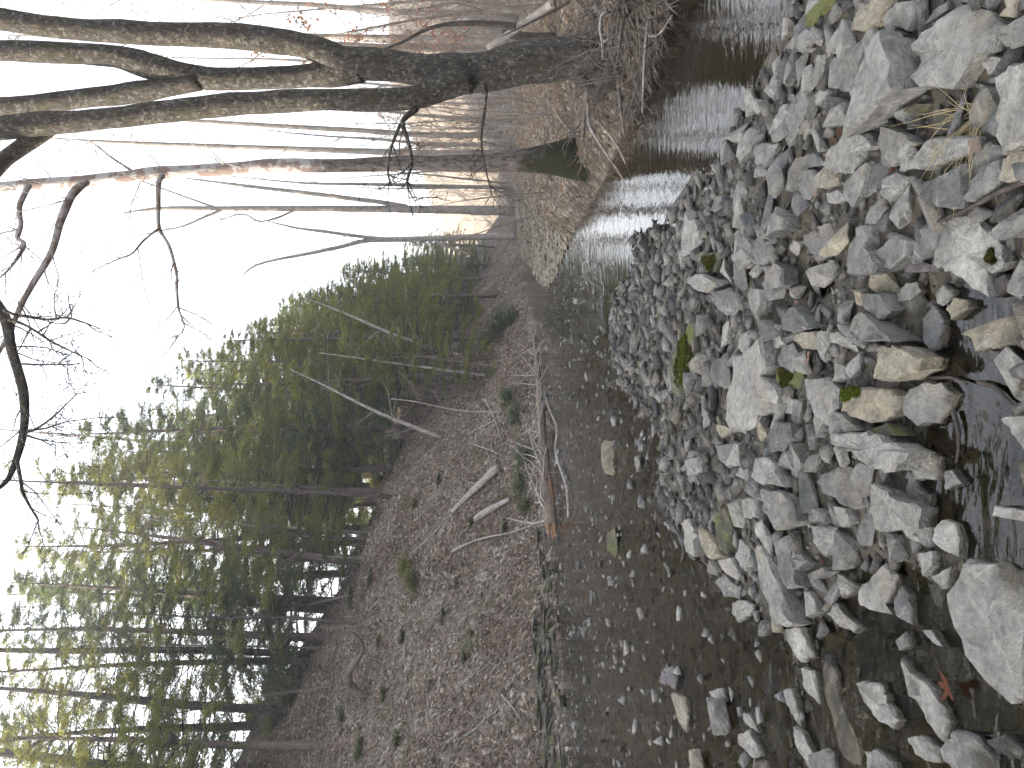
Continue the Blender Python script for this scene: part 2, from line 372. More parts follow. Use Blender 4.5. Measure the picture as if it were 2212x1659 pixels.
def water_mat():
    t = NT('stream_water'); p = t.pos()
    rf = t.node('ShaderNodeAttribute', attribute_name='riffle').outputs['Fac']
    # crests run across the line of sight in the pool
    w1 = t.noise(scaled(t, p, (0.55, 1.5, 1)), 5.0, 3, 0.5, 0.6)
    w2 = t.noise(scaled(t, p, (0.7, 1.3, 1)), 14.0, 3, 0.55, 0.4)
    w3 = t.noise(p, 30.0, 2, 0.5)
    calm = t.math('ADD', t.math('MULTIPLY', w1, 0.0075), t.math('MULTIPLY', w2, 0.0016))
    r1 = t.math('ADD', t.math('MULTIPLY', t.noise(scaled(t, p, (1.5, 0.75, 1)), 3.2, 3, 0.55, 0.7), 0.048), t.math('MULTIPLY', t.noise(scaled(t, p, (1.3, 0.8, 1)), 9.0, 2, 0.5), 0.014))
    hgt = t.math('ADD', calm, t.math('MULTIPLY', r1, rf))
    nrm = t.bump(hgt, 1.0, 1.0)
    fr = t.node('ShaderNodeFresnel', {'IOR': 1.38}); t.l.new(nrm, fr.inputs['Normal'])
    gl = t.node('ShaderNodeBsdfGlossy', {'Color': (1, 1, 1, 1), 'Roughness': 0.03}); t.l.new(nrm, gl.inputs['Normal'])
    tp = t.node('ShaderNodeBsdfTransparent', {'Color': (0.74, 0.66, 0.48, 1)})
    mx = t.node('ShaderNodeMixShader', {0: fr.outputs[0]}); t.l.new(tp.outputs[0], mx.inputs[1]); t.l.new(gl.outputs[0], mx.inputs[2])
    return t.done(mx.outputs[0])
M['water'] = water_mat()

# ------------------------------------------------------------------ object helpers
def tag(o, label=None, cat=None, group=None, kind=None):
    if label: o['label'] = label
    if cat: o['category'] = cat
    if group: o['group'] = group
    if kind: o['kind'] = kind
    return o
def empty(name, loc, rz=0.0, sc=1.0):
    o = bpy.data.objects.new(name, None); o.empty_display_size = 0.2
    col.objects.link(o); o.location = loc; o.rotation_euler = (0, 0, rz); o.scale = (sc, sc, sc)
    return o
def make_mesh(name, V, Fc, mat, smooth=True, sharp=None):
    me = bpy.data.meshes.new(name)
    V = np.asarray(V, np.float32)
    if isinstance(Fc, np.ndarray):
        n, k = Fc.shape
        me.vertices.add(len(V)); me.vertices.foreach_set('co', V.ravel())
        me.loops.add(n * k); me.loops.foreach_set('vertex_index', Fc.astype(np.int32).ravel())
        me.polygons.add(n); me.polygons.foreach_set('loop_start', np.arange(0, n * k, k, dtype=np.int32))
        me.update(calc_edges=True)
    else:
        me.from_pydata([tuple(v) for v in V.tolist()], [], Fc)
    me.materials.append(mat)
    if smooth:
        me.polygons.foreach_set('use_smooth', np.ones(len(me.polygons), bool))
        if sharp: me.set_sharp_from_angle(angle=R(sharp))
    me.update()
    return me
def obj(name, me, parent=None, loc=(0, 0, 0)):
    o = bpy.data.objects.new(name, me); col.objects.link(o); o.location = loc
    if parent is not None: o.parent = parent
    return o
def copy_tree(o, parent=None):
    c = o.copy(); col.objects.link(c); c.parent = parent
    for ch in o.children: copy_tree(ch, c)
    return c
class MB:
    def __init__(s): s.v = []; s.f = []; s.n = 0
    def add(s, V, Fc):
        s.v.append(np.asarray(V, float)); s.f.extend([[i + s.n for i in f] for f in Fc]); s.n += len(V)
    def tube(s, pts, rad, sides=6, cap=True, lump=0.0):
        P = [Vector(p) for p in pts]; n = len(P); V = []; Fc = []
        up = Vector((0.31, 0.83, 0.46))
        d0 = (P[1] - P[0]).normalized(); a = d0.cross(up)
        if a.length < 0.05: a = d0.cross(Vector((1, 0, 0)))
        a.normalize()
        for i in range(n):
            d = (P[min(i + 1, n - 1)] - P[max(i - 1, 0)])
            d = d.normalized() if d.length > 1e-9 else d0
            a = (a - d * a.dot(d)); a = a.normalized() if a.length > 1e-6 else d.orthogonal().normalized()
            b = d.cross(a)
            for k in range(sides):
                t = 2 * math.pi * k / sides
                rr = rad[i]
                if lump: rr *= 1 + lump * mnoise.noise(Vector((P[i].x * 3 + math.cos(t) * 1.3, P[i].y * 3 + math.sin(t) * 1.3, P[i].z * 2.2)))
                V.append(P[i] + (a * math.cos(t) + b * math.sin(t)) * rr)
        for i in range(n - 1):
            for k in range(sides):
                k2 = (k + 1) % sides
                Fc.append([i * sides + k, i * sides + k2, (i + 1) * sides + k2, (i + 1) * sides + k])
        if cap:
            Fc.append(list(range(sides))[::-1]); Fc.append([(n - 1) * sides + k for k in range(sides)])
        s.add([tuple(v) for v in V], Fc)
    def build(s, name, mat, parent=None, origin=(0, 0, 0), smooth=True, sharp=None):
        V = np.concatenate(s.v) - np.array(origin)
        return obj(name, make_mesh(name, V, s.f, mat, smooth, sharp), parent, origin if parent is None else (0, 0, 0))
def spline(pts, n):
    """Catmull-Rom resample of a list of tuples"""
    P = np.array(pts, float); m = len(P)
    if m == 2: return [tuple(P[0] * (1 - t) + P[1] * t) for t in np.linspace(0, 1, n)]
    out = []
    for u in np.linspace(0, m - 1, n):
        i = min(int(u), m - 2); t = u - i
        p0, p1, p2, p3 = P[max(i - 1, 0)], P[i], P[i + 1], P[min(i + 2, m - 1)]
        out.append(tuple(0.5 * ((2 * p1) + (-p0 + p2) * t + (2 * p0 - 5 * p1 + 4 * p2 - p3) * t * t + (-p0 + 3 * p1 - 3 * p2 + p3) * t ** 3)))
    return out

# ------------------------------------------------------------------ ground sheets
ang = np.concatenate([np.arange(-180, -40, 4.0), np.arange(-40, 40.01, 0.3), np.arange(44, 180, 4.0)])
rad = np.concatenate([np.geomspace(0.5, 1.6, 6)[:-1], np.geomspace(1.6, 380, 250)])
A, Rr = np.meshgrid(np.radians(ang), rad)
GX, GY = np.sin(A) * Rr, np.cos(A) * Rr
GZ, GZone, GS, GQ, GB = terrain(GX.ravel(), GY.ravel())
V = np.stack([GX.ravel(), GY.ravel(), GZ], 1)
na, nr = len(ang), len(rad)
ii, jj = np.meshgrid(np.arange(nr - 1), np.arange(na), indexing='ij')
j2 = (jj + 1) % na
quads = np.stack([ii * na + jj, (ii + 1) * na + jj, (ii + 1) * na + j2, ii * na + j2], -1).reshape(-1, 4)[:, ::-1]
fz = np.max(GZone[quads], axis=1)
fz = np.where((GZone[quads] == 1).any(1), 1, fz)
V0 = np.concatenate([V, [[0, 0, float(GZ[:na].mean())]]])
tri = [[len(V), j, (j + 1) % na] for j in range(na)]
for zid, nm, mt in ((0, 'stream_bed', 'bed'), (1, 'hillside', 'hill_litter'), (2, 'forest_floor', 'floor_litter')):
    q = quads[fz == zid]
    used, inv = np.unique(q, return_inverse=True)
    me = make_mesh(nm, V[used], inv.reshape(-1, 4), M[mt])
    tag(obj(nm, me), kind='structure')

# ------------------------------------------------------------------ water
xs = np.concatenate([np.arange(-40, -18, 2.0), np.arange(-18, 9, 0.15), np.arange(9, 40, 1.0)])
ys = np.concatenate([np.arange(-20, 1, 1.0), np.arange(1, 34, 0.15), np.arange(34, 210, 1.0)])
WX, WY = np.meshgrid(xs, ys)
wz = terrain(WX.ravel(), WY.ravel())[0].reshape(WX.shape)
keep = wz < 0.35
RIF = np.array([tuple(at_z(x, y, 0)[:2]) for x, y in [(1205, 560), (1250, 640), (1290, 740), (1310, 840), (1320, 980), (1345, 1120), (1390, 1250), (1440, 1400)]])
dr_, _ = seg_dist(RIF, WX.ravel(), WY.ravel())
rif = np.maximum(np.exp(-(dr_ / 1.3) ** 2), .35 * np.exp(-(dr_ / 2.6) ** 2)) * (0.65 + 0.7 * fbm(WX.ravel(), WY.ravel(), 0.9, 3))
nx, ny = len(xs), len(ys)
ii, jj = np.meshgrid(np.arange(ny - 1), np.arange(nx - 1), indexing='ij')
q = np.stack([ii * nx + jj, ii * nx + jj + 1, (ii + 1) * nx + jj + 1, (ii + 1) * nx + jj], -1).reshape(-1, 4)
kf = keep.ravel()[q].any(1)
q = q[kf]
used, inv = np.unique(q, return_inverse=True)
WV = np.stack([WX.ravel(), WY.ravel(), np.zeros(WX.size)], 1)[used]
me = make_mesh('water', WV, inv.reshape(-1, 4), M['water'])
at = me.attributes.new('riffle', 'FLOAT', 'POINT')
at.data.foreach_set('value', np.clip(rif[used], 0, 1.2).astype(np.float32))
tag(obj('water', me), kind='structure')

# ------------------------------------------------------------------ rocks traced from the photograph
OFF = {'C': (2632, 0), 'F': (2632, 1000), 'I': (2632, 1974), 'E': (1300, 1000), 'H': (1300, 1974)}
def disp(reg, pts):
    ox, oy = OFF[reg]
    return [((ox + x * 1400 / 2212) * 2212 / 4032, (oy + y * 1400 / 2212) * 2212 / 4032) for x, y in pts]
ROCKS = []          # (region, outline, material, height factor, label)
def rk(reg, s, mat='rock_grey', h=1.0, label=None, sub=False):
    pts = [tuple(float(a) for a in p.split(',')) for p in s.split()]
    ROCKS.append((reg, pts, mat, h, label, sub))
rk('C', '1830,20 1920,70 2080,150 2060,260 1900,400 1750,560 1560,550 1500,490 1540,380 1480,270 1560,200 1680,130', 'rock_pale', 1.0, 'large pale pitted boulder beside the tuft of dry grass')
rk('C', '1270,150 1290,200 1220,330 1140,570 970,550 990,430 1060,340 1180,240', 'rock_grey', .7, 'smooth flat grey slab leaning under the long pale wedge rock')
rk('C', '1310,170 1350,250 1400,420 1400,560 1290,640 1060,860 1100,720 1150,570 1210,370 1220,290 1260,230', 'rock_pale', 1.5, 'long pale wedge-shaped rock lying against a smooth grey slab')
rk('C', '2240,360 2240,920 2060,980 2020,850 2030,620 2010,480 2110,400', 'rock_pale', .9, 'broad pale flat rock just behind the dry grass tuft')
rk('C', '1080,840 1200,830 1280,900 1180,960 1120,1080 1000,1070 950,1040 1000,930', 'rock_pale', 1.2)
rk('C', '1330,780 1480,830 1530,880 1480,950 1400,1040 1330,1020 1280,890', 'rock_grey', .8)
rk('C', '1600,860 1920,850 1930,910 1800,990 1720,1010 1560,1060 1420,1050 1540,960', 'rock_pale', 1.0, 'pale elongated rock with white veins next to the dry grass')
rk('C', '1580,1130 1700,1080 1830,1010 1820,1160 1810,1300 1660,1290 1560,1190')
rk('C', '1690,1370 1850,1320 1990,1440 2050,1590 2040,1660 1950,1680 1960,1850 1880,1810 1760,1700 1640,1650', 'rock_pale', .9, 'big pale slab with a cracked white seam beside a shallow puddle')
rk('C', '2240,920 2240,1100 2100,1140 2040,1120 2080,990 2150,930', 'rock_tan', 1.0, 'warm tan smooth-sided rock touching the broad flat rock')
rk('C', '2070,980 2080,1060 2010,1180 1880,1250 1830,1240 1860,1150 1950,1030')
rk('C', '1020,1370 1080,1380 1060,1490 1010,1590 920,1620 880,1580 830,1490 920,1400')
rk('C', '1130,1480 1210,1490 1260,1600 1290,1640 1250,1720 1120,1700 1100,1620')
rk('C', '1400,1460 1520,1500 1480,1600 1380,1680 1290,1640 1270,1570')
rk('C', '1560,1410 1680,1400 1670,1530 1560,1600 1500,1640 1530,1500')
rk('C', '2000,1420 2240,1270 2240,1430 2050,1500')
rk('C', '900,1050 950,1140 870,1250 820,1250 800,1150 840,1060')
rk('C', '800,980 910,940 955,1000 930,1030 850,1050 750,1180 710,1180 740,1080')
rk('C', '750,910 760,960 720,1070 650,1150 590,1120 610,1060 690,960')
rk('C', '670,890 640,980 590,1060 530,1010 520,930 580,890')
rk('C', '830,540 890,560 890,640 830,740 790,830 730,900 700,820 760,660')
rk('C', '740,640 740,700 660,860 630,840 650,750 690,680', 'rock_pale')
rk('C', '860,740 940,700 900,800 830,880 800,830 820,770')
rk('C', '890,620 950,540 1000,570 960,620 910,670', 'rock_pale')
rk('C', '950,630 1010,590 1110,640 1110,690 1040,710 940,670', 'rock_dark')
rk('C', '1180,10 1330,-10 1390,-10 1300,130 1180,200 1130,190 1170,80', 'rock_tan', .9)
rk('C', '1340,120 1420,10 1560,-10 1530,110 1490,200 1400,160', 'rock_pale', 1.1)
rk('C', '1580,160 1650,60 1740,0 1740,60 1650,130')
rk('C', '940,-10 1060,-10 1010,50 930,120 880,180 830,130', 'rock_olive')
rk('C', '720,300 790,200 880,240 900,300 840,340')
rk('C', '590,570 650,470 720,400 700,480 650,630')
rk('C', '1050,160 1080,200 1030,330 980,330 990,260', 'rock_pale')
rk('C', '910,540 880,480 920,340 990,330 990,400 950,480')
rk('C', '1100,1110 1130,1090 1250,1000 1220,1170 1150,1300 1080,1230')
rk('C', '1320,1120 1400,1080 1500,1100 1440,1200 1360,1260 1310,1200', 'rock_pale')
rk('C', '1210,1380 1250,1290 1330,1220 1370,1290 1310,1390 1220,1400')
rk('C', '510,1500 570,1470 650,1540 600,1660 510,1640')
rk('C', '620,1370 650,1290 700,1350 690,1430 600,1480')
rk('C', '400,1220 440,1090 510,1150 500,1240 390,1330')
rk('C', '400,1450 440,1420 510,1520 500,1640 450,1600')
rk('C', '70,1490 110,1300 160,1400 210,1500 150,1590 70,1590', 'rock_pale')
rk('C', '980,1200 1060,1180 1110,1240 1050,1270 980,1260', 'rock_pale')
rk('C', '1650,720 1720,660 1800,720 1740,830 1650,850', 'rock_olive', .8, 'olive-stained angular rock half under the dry grass')
rk('C', '1450,690 1500,650 1620,640 1600,690 1520,720', 'rock_olive')
rk('C', '1460,740 1560,720 1580,780 1490,810', 'rock_dark')
rk('C', '1950,400 2000,350 2160,360 2050,430 1990,470', 'rock_pale')
rk('C', '2050,190 2240,70 2240,240 2120,300 2080,290')
rk('C', '1350,220 1400,170 1480,210 1400,270', 'rock_dark')
rk('C', '450,1000 500,950 530,980 510,1070 450,1050', 'rock_pale')
rk('C', '1750,-20 2060,-20 2000,60 1850,20', 'rock_grey')
rk('C', '2050,100 2110,40 2080,-10 2170,-10 2130,110', 'rock_tan', .8)
rk('F', '380,640 440,600 500,540 560,510 580,690 560,760 640,850 650,930 540,1000 480,1110 390,1110 370,900 380,750', 'rock_pale', .8, 'long pale flat slab lying across the middle of the gravel bar')
rk('F', '150,400 190,470 150,740 100,860 50,900 0,860 0,740 40,580 100,480', 'rock_olive', 1.0, 'long low rock covered in brown and green moss')
rk('F', '1290,580 1400,565 1490,600 1550,650 1530,720 1400,790 1330,780 1260,780 1280,680', 'rock_tan', 1.1, 'blocky cream-coloured rock with a brown leaf at its wet foot')
rk('F', '1500,840 1600,790 1700,800 1800,880 1740,960 1650,1040 1560,1080 1480,1000 1460,920', 'rock_pale', 1.1, 'rounded pale rock with a dark wet rim standing in shallow water')
rk('F', '830,780 970,770 1040,840 1040,960 970,1050 900,1000 850,880', 'rock_pale', 1.0, 'pale rounded rock butting against the rock with the green moss cap')
rk('F', '1050,840 1330,830 1400,880 1390,1010 1200,1040 1070,980', 'rock_tan', 1.0, 'pale oblong rock with a bright green moss cap')
rk('F', '980,1000 1040,980 1130,1040 1200,1100 1000,1120')
rk('F', '1000,1120 1200,1110 1310,1140 1470,1240 1380,1370 1260,1330 1130,1240 1040,1200', 'rock_pale', 1.0, 'large pale angular slab pointing at a square block in the shallows')
rk('F', '1510,1180 1680,1260 1670,1410 1460,1400 1490,1300', 'rock_pale', .9, 'square pale block standing alone in brown shallow water')
rk('F', '1480,1420 1630,1500 1640,1570 1420,1530', 'rock_grey', .7)
rk('F', '1230,1440 1280,1420 1420,1520 1550,1580 1540,1700 1280,1720 1250,1600', 'rock_pale', .8)
rk('F', '950,1370 1080,1300 1200,1370 1230,1540 1200,1590 1080,1560 960,1480 930,1420', 'rock_grey', .8)
rk('F', '540,1270 610,1260 670,1370 720,1450 560,1430 510,1380', 'rock_pale')
rk('F', '570,1460 700,1480 750,1560 770,1660 650,1720 600,1600')
rk('F', '640,1030 740,1060 760,1170 720,1240 630,1230 620,1130')
rk('F', '730,1240 770,1180 830,1300 800,1400 770,1380')
rk('F', '1820,490 1900,450 2240,330 2240,560 1900,610 1870,530', 'rock_tan', .9, 'long tan-edged slab jutting over a blue puddle')
rk('F', '1130,400 1200,350 1300,450 1400,540 1200,545 1130,480')
rk('F', '1200,240 1330,250 1370,350 1310,410 1260,390 1180,260')
rk('F', '1400,260 1480,180 1550,170 1580,230 1500,290 1400,300', 'rock_pale')
rk('F', '1640,300 1690,370 1710,460 1670,580 1620,610 1580,540 1600,380', 'rock_grey', 1.3)
rk('F', '1720,340 1780,270 1860,280 1870,330 1760,410', 'rock_tan')
rk('F', '240,250 350,210 440,260 440,330 390,390 340,370')
rk('F', '590,150 650,40 700,100 700,200 640,230')
rk('F', '500,210 570,220 570,290 530,390 500,310', 'rock_pale')
rk('F', '700,370 770,320 860,400 900,470 780,480 700,470')
rk('F', '790,490 900,480 940,540 920,600 830,590 780,540', 'rock_tan', 1.1, 'small pinkish tan rock amid grey stones near a brown leaf')
rk('F', '700,570 760,550 820,640 760,740 690,700')
rk('F', '1000,500 1050,480 1140,530 1170,610 1090,580 1000,540', 'rock_pale')
rk('F', '1030,640 1130,720 1120,780 1020,800')
rk('F', '620,500 660,440 720,560 650,590 610,540', 'rock_pale')
rk('F', '270,670 360,610 370,820 340,840 260,780')
rk('F', '210,930 290,980 260,1060 210,1080', 'rock_pale')
rk('F', '290,1190 400,1170 430,1300 370,1340 290,1260')
rk('F', '100,1280 180,1260 200,1370 120,1380', 'rock_pale')
rk('F', '440,1320 500,1310 520,1430 420,1380', 'rock_pale')
rk('F', '440,1520 540,1520 550,1640 460,1640', 'rock_pale')
rk('F', '1230,1100 1360,1050 1430,1130 1260,1130', 'rock_olive')
rk('F', '730,870 800,920 770,1000 730,990', 'rock_pale')
rk('F', '930,1220 980,1210 1010,1310 960,1290', 'rock_pale', 1.0, 'small nearly white stone at the edge of a dark gap')
rk('F', '1460,110 1520,0 1620,60 1580,110', 'rock_plum')
rk('F', '1960,200 2090,120 2150,200 2000,270', 'rock_plum', 1.0, 'purplish rock tucked at the end of the cracked pale slab')
rk('F', '2060,1020 2240,1000 2240,1250 2140,1120', 'rock_pale', .7)
rk('F', '1930,1340 2000,1330 2120,1400 2110,1470', 'rock_grey', .5, None, True)
rk('F', '1830,1410 1960,1390 2050,1480 1930,1530', 'rock_dark', .5, None, True)
rk('F', '1710,1350 1760,1340 1830,1430 1720,1470', 'rock_grey', .6)
rk('F', '1860,860 1950,820 2100,920 2120,1120 1960,1050 1880,930', 'rock_olive', .5, None, True)
rk('F', '2030,1560 2240,1600 2240,1670 2000,1630', 'rock_pale', .6)
rk('F', '100,150 200,120 280,170 230,240 150,220', 'rock_pale')
rk('F', '410,150 470,110 500,180 460,220')
rk('F', '1100,70 1170,-60 1260,-40 1280,80 1160,110')
rk('F', '680,700 770,690 860,760 830,850 720,840 660,790', 'rock_olive', .7, 'flat olive rock with dark moss beside a pink leaf')
rk('F', '380,20 460,-40 500,40 440,100', 'rock_pale')
rk('F', '200,0 320,-20 310,110 210,110', 'rock_olive', .9, 'dark mossy rock near the water edge of the bar')
rk('I', '1850,360 2030,380 2240,420 2240,1290 2100,1240 1900,1090 1820,860 1730,700 1720,560 1790,450', 'rock_pale', .75, 'biggest boulder of the bar, broad flat pale top beside brown water')
rk('I', '1630,470 1760,400 1740,490 1700,550', 'rock_pale')
rk('I', '1320,390 1400,450 1390,560 1350,640 1400,720 1170,650 1180,560 1240,490', 'rock_pale', .9, 'pointed pale grey flat rock overlapping a smaller wet one')
rk('I', '1440,520 1500,580 1510,770 1420,710 1400,650', 'rock_grey', .7)
rk('I', '1430,960 1500,1060 1640,1170 1740,1370 1690,1500 1600,1350 1470,1170', 'rock_pale', 1.0, 'long whitish blade of rock beside a red-brown maple leaf')
rk('I', '1690,1540 1770,1420 1900,1460 2040,1590 2040,1680 1780,1680 1720,1620', 'rock_grey', .8)
rk('I', '1150,1120 1290,1120 1360,1250 1440,1370 1380,1420 1270,1340 1200,1200', 'rock_pale', .9)
rk('I', '710,790 820,780 860,880 900,970 810,1000 750,900', 'rock_pale')
rk('I', '820,1030 890,1050 920,1180 930,1270 840,1160', 'rock_pale')
rk('I', '520,290 580,260 650,420 700,620 760,760 640,780 600,600 550,430', 'rock_pale', 1.0, 'long narrow pale ridge of rock along the bar edge')
rk('I', '650,240 800,170 770,250 880,390 780,430 800,530 740,540 690,450 670,320', 'rock_grey', .9)
rk('I', '860,140 1050,160 1060,250 980,350 900,250', 'rock_pale')
rk('I', '1020,30 1100,40 1130,120 1070,160', 'rock_pale')
rk('I', '1440,170 1540,110 1610,160 1600,280 1480,230', 'rock_pale')
rk('I', '1640,170 1700,110 1780,130 1820,240 1800,360 1700,300 1640,240', 'rock_pale', .9)
rk('I', '410,350 440,230 500,300 510,400 480,440', 'rock_pale')
rk('I', '180,170 260,210 310,330 270,370 210,300', 'rock_tan')
rk('I', '290,90 340,30 380,160 360,330 320,300 280,160', 'rock_olive')
rk('I', '80,130 110,100 160,200 150,350 90,290', 'rock_pale')
rk('I', '310,360 390,350 440,450 430,500 330,430', 'rock_pale')
rk('I', '280,490 340,450 430,530 430,610 330,590')
rk('I', '390,640 440,610 510,640 490,720 430,750 390,700', 'rock_pale')
rk('I', '500,730 570,720 640,790 700,890 560,900 500,820', 'rock_olive', .7, None, True)
rk('I', '1050,440 1190,540 1080,610 1050,540', 'rock_pale')
rk('I', '840,550 880,560 930,690 860,720', 'rock_pale')
rk('I', '980,700 1030,610 1090,700 1190,790 1150,820 1050,770', 'rock_pale')
rk('I', '860,450 960,410 980,440 900,490')
rk('I', '710,1170 760,1160 800,1290 830,1430 760,1320', 'rock_pale')
rk('I', '770,1400 830,1440 900,1560 860,1650 780,1500', 'rock_pale')
rk('I', '870,1580 960,1540 1010,1560 1030,1680 860,1680', 'rock_grey')
rk('I', '1220,1560 1300,1540 1400,1620 1400,1680 1240,1680', 'rock_grey')
rk('I', '1480,1470 1560,1450 1680,1530 1660,1630 1560,1600', 'rock_pale')
rk('I', '430,1450 500,1420 570,1570 520,1600 440,1520', 'rock_pale')
rk('I', '10,1190 80,1220 110,1300 100,1440 40,1340', 'rock_tan')
rk('I', '250,1180 330,1160 350,1250 310,1280', 'rock_pale')
rk('H', '2060,1040 2110,1020 2150,1090 2130,1160 2050,1130', 'rock_plum', 1.5, 'round blue-grey boulder in the shallow stream')
rk('I', '1040,1170 1100,1150 1180,1200 1180,1270 1080,1280', 'rock_tan', .4, None, True)
rk('I', '1120,1290 1200,1280 1360,1430 1330,1480 1170,1390', 'rock_tan', .4, None, True)
rk('I', '1550,320 1640,310 1640,400 1580,470', 'rock_pale')
rk('I', '1060,380 1100,310 1160,420', 'rock_pale', .7)
rk('I', '1410,870 1470,810 1500,900 1430,930', 'rock_grey', .7)
rk('I', '1580,800 1630,800 1710,910 1640,880', 'rock_pale', .7)
rk('I', '1730,1290 1850,1290 2010,1400 1960,1450 1780,1370', 'rock_dark', .5, None, True)
rk('I', '1980,1480 2090,1450 2212,1560 2180,1600 2040,1570', 'rock_dark', .6)
rk('I', '810,90 900,40 960,80 970,140 880,120')
rk('I', '640,1400 700,1330 770,1420 800,1600 700,1500', 'rock_olive', .5, None, True)
rk('I', '1210,940 1230,810 1330,810 1360,900 1270,1000', 'rock_olive', .4, None, True)
rk('I', '460,1350 490,1310 580,1450 500,1400', 'rock_pale', .7)

LANDMARKS, PENDING = [], []
TRACED = []         # world outlines for keeping random stones off
def traced_rock(reg, pts, mat, hf, label, sub):
    D = disp(reg, pts)
    base = np.array([at_z(x, y, 0.06)[:2] for x, y in D])
    c0 = base.mean(0)
    x0, y0 = base[:, 0], base[:, 1]
    area = 0.5 * abs(np.dot(x0, np.roll(y0, -1)) - np.dot(y0, np.roll(x0, -1)))
    h = min(max(0.26 * math.sqrt(area), 0.03), 0.12) * hf * random.uniform(.85, 1.15)
    gz = ground_z(*c0)
    if sub: gz = min(gz, -0.02); ztop = -0.006; h = 0.05
    else:
        gz = max(gz, -0.03)
        ztop = max(gz + h * 0.95 + 0.012, 0.022 + 0.3 * h)
    gx, gy = (random.uniform(-.14, .14), random.uniform(-.06, .22)) if not sub else (0, 0)
    top = []
    for x, y in D:                      # meet the tilted top plane
        r = ray(x, y); nrm = Vector((-gx, -gy, 1.0)); P0 = Vector((c0[0], c0[1], ztop))
        t = (P0 - EYE).dot(nrm) / r.dot(nrm)
        top.append(EYE + r * t)
    # split the edges and roughen them
    ring = []
    n = len(top); size = math.sqrt(area)
    for i in range(n):
        a, b = top[i], top[(i + 1) % n]
        L = (b - a).length; k = max(2, min(5, int(L / (size * 0.16)) + 1))
        e = (b - a).normalized() if L > 1e-6 else Vector((1, 0, 0)); nn = Vector((e.y, -e.x, 0))
        for m in range(k):
            p = a.lerp(b, m / k)
            ring.append(p + nn * random.gauss(0, 0.018 * size) + Vector((0, 0, random.gauss(0, 0.010 * size))))
    c = sum(ring, Vector()) / len(ring)
    zb = min(gz - 0.05, ztop - h)
    rings = []
    out = random.uniform(0.86, 0.98)
    prof = [(out, None), (out + 0.03, 0.45), (1.0, 0.86), (0.93, 1.0), (0.72, 1.03), (0.38, 1.05)]
    skew = Vector((random.uniform(-.05, .05), random.uniform(-.05, .05), 0)) * size
    seed = Vector((random.random() * 50, random.random() * 50, 0))
    Vv = []
    for f, zf in prof:
        for p in ring:
            d = p - c
            q = c + d * f
            if zf is None: q.z = zb
            elif zf < 1: q.z = zb + (p.z - zb) * zf
            else: q.z = c.z + (q.z - c.z) * 1.0 + (zf - 1) * h * 0.6 + 0.085 * size * mnoise.noise(q * (2.2 / size) + seed) + 0.04 * size * mnoise.noise(q * (6.0 / size) + seed)
            if zf is not None and zf < 0.9:
                q = q + skew * (1 - zf) + Vector((mnoise.noise(q * 9 + seed), mnoise.noise(q * 9 - seed), 0)) * 0.06 * size
            Vv.append(q)
    Vv.append(c + Vector((0, 0, 0.03 * h)))
    m = len(ring); Fc = []
    for k in range(len(prof) - 1):
        for i in range(m):
            j = (i + 1) % m
            Fc.append([k * m + i, k * m + j, (k + 1) * m + j, (k + 1) * m + i])
    for i in range(m):
        Fc.append([(len(prof) - 1) * m + i, (len(prof) - 1) * m + (i + 1) % m, len(Vv) - 1])
    org = Vector((c.x, c.y, zb))
    me = make_mesh('rock', np.array([tuple(v - org) for v in Vv]), Fc, M[mat], True, 28)
    bm = bmesh.new(); bm.from_mesh(me); bmesh.ops.recalc_face_normals(bm, faces=bm.faces); bm.to_mesh(me); bm.free()
    o = obj('boulder' if size > 0.30 else 'rock', me, None, org)
    DESC = {'rock_grey': 'mid-grey angular limestone rock on the gravel bar', 'rock_pale': 'pale angular limestone rock on the gravel bar', 'rock_tan': 'tan-stained angular rock on the gravel bar',
            'rock_dark': 'dark slaty wet rock among paler bar stones', 'rock_olive': 'olive mossy rock on the gravel bar', 'rock_plum': 'purplish grey rock on the gravel bar'}
    lab = label or DESC[mat]
    if label: LANDMARKS.append((c.x, c.y, label))
    else: PENDING.append((o, c.x, c.y, mat, size))
    if sub: lab = {'rock_tan': 'tan flat stone lying just under shallow water', 'rock_olive': 'olive flat stone lying just under shallow water', 'rock_dark': 'dark slate just under shallow water at the bar edge', 'rock_grey': 'grey flat stone just under shallow water'}[mat]
    tag(o, lab, 'rock', None if label else lab.replace(' rock ', ' rocks ').replace(' stone ', ' stones '))
    TRACED.append((np.array([(p.x, p.y) for p in top]), ztop))
    return o
rock_objs = [traced_rock(*a) for a in ROCKS]
N_TRACED = len(rock_objs)
SHORT = {'large pale pitted': 'the pitted boulder', 'smooth flat grey slab': 'the smooth leaning slab', 'long pale wedge': 'the long pale wedge', 'broad pale flat': 'the broad flat rock by the grass', 'pale elongated': 'the white-veined rock',
         'big pale slab': 'the cracked pale slab', 'warm tan': 'the warm tan rock', 'olive-stained': 'the dry grass tuft', 'long pale flat slab': 'the long flat slab', 'long low rock': 'the long mossy rock', 'blocky cream': 'the cream-coloured block',
         'rounded pale': 'the rounded wet-rimmed rock', 'pale rounded rock': 'the moss-capped rock', 'pale oblong': 'the moss-capped rock', 'large pale angular': 'the large angular slab', 'square pale': 'the square block', 'long tan-edged': 'the tan-edged slab',
         'small pinkish': 'the pinkish tan rock', 'small nearly white': 'the nearly white stone', 'purplish rock': 'the purplish rock', 'flat olive': 'the flat olive rock', 'dark mossy': 'the dark mossy rock', 'biggest boulder': 'the biggest boulder',
         'pointed pale': 'the pointed grey rock', 'long whitish': 'the whitish rock blade', 'long narrow': 'the long narrow ridge rock', 'round blue-grey': 'the blue-grey boulder'}
def landmark(x, y):
    l = min(LANDMARKS, key=lambda a: (a[0] - x) ** 2 + (a[1] - y) ** 2)[2]
    return next(v for k_, v in SHORT.items() if l.startswith(k_))
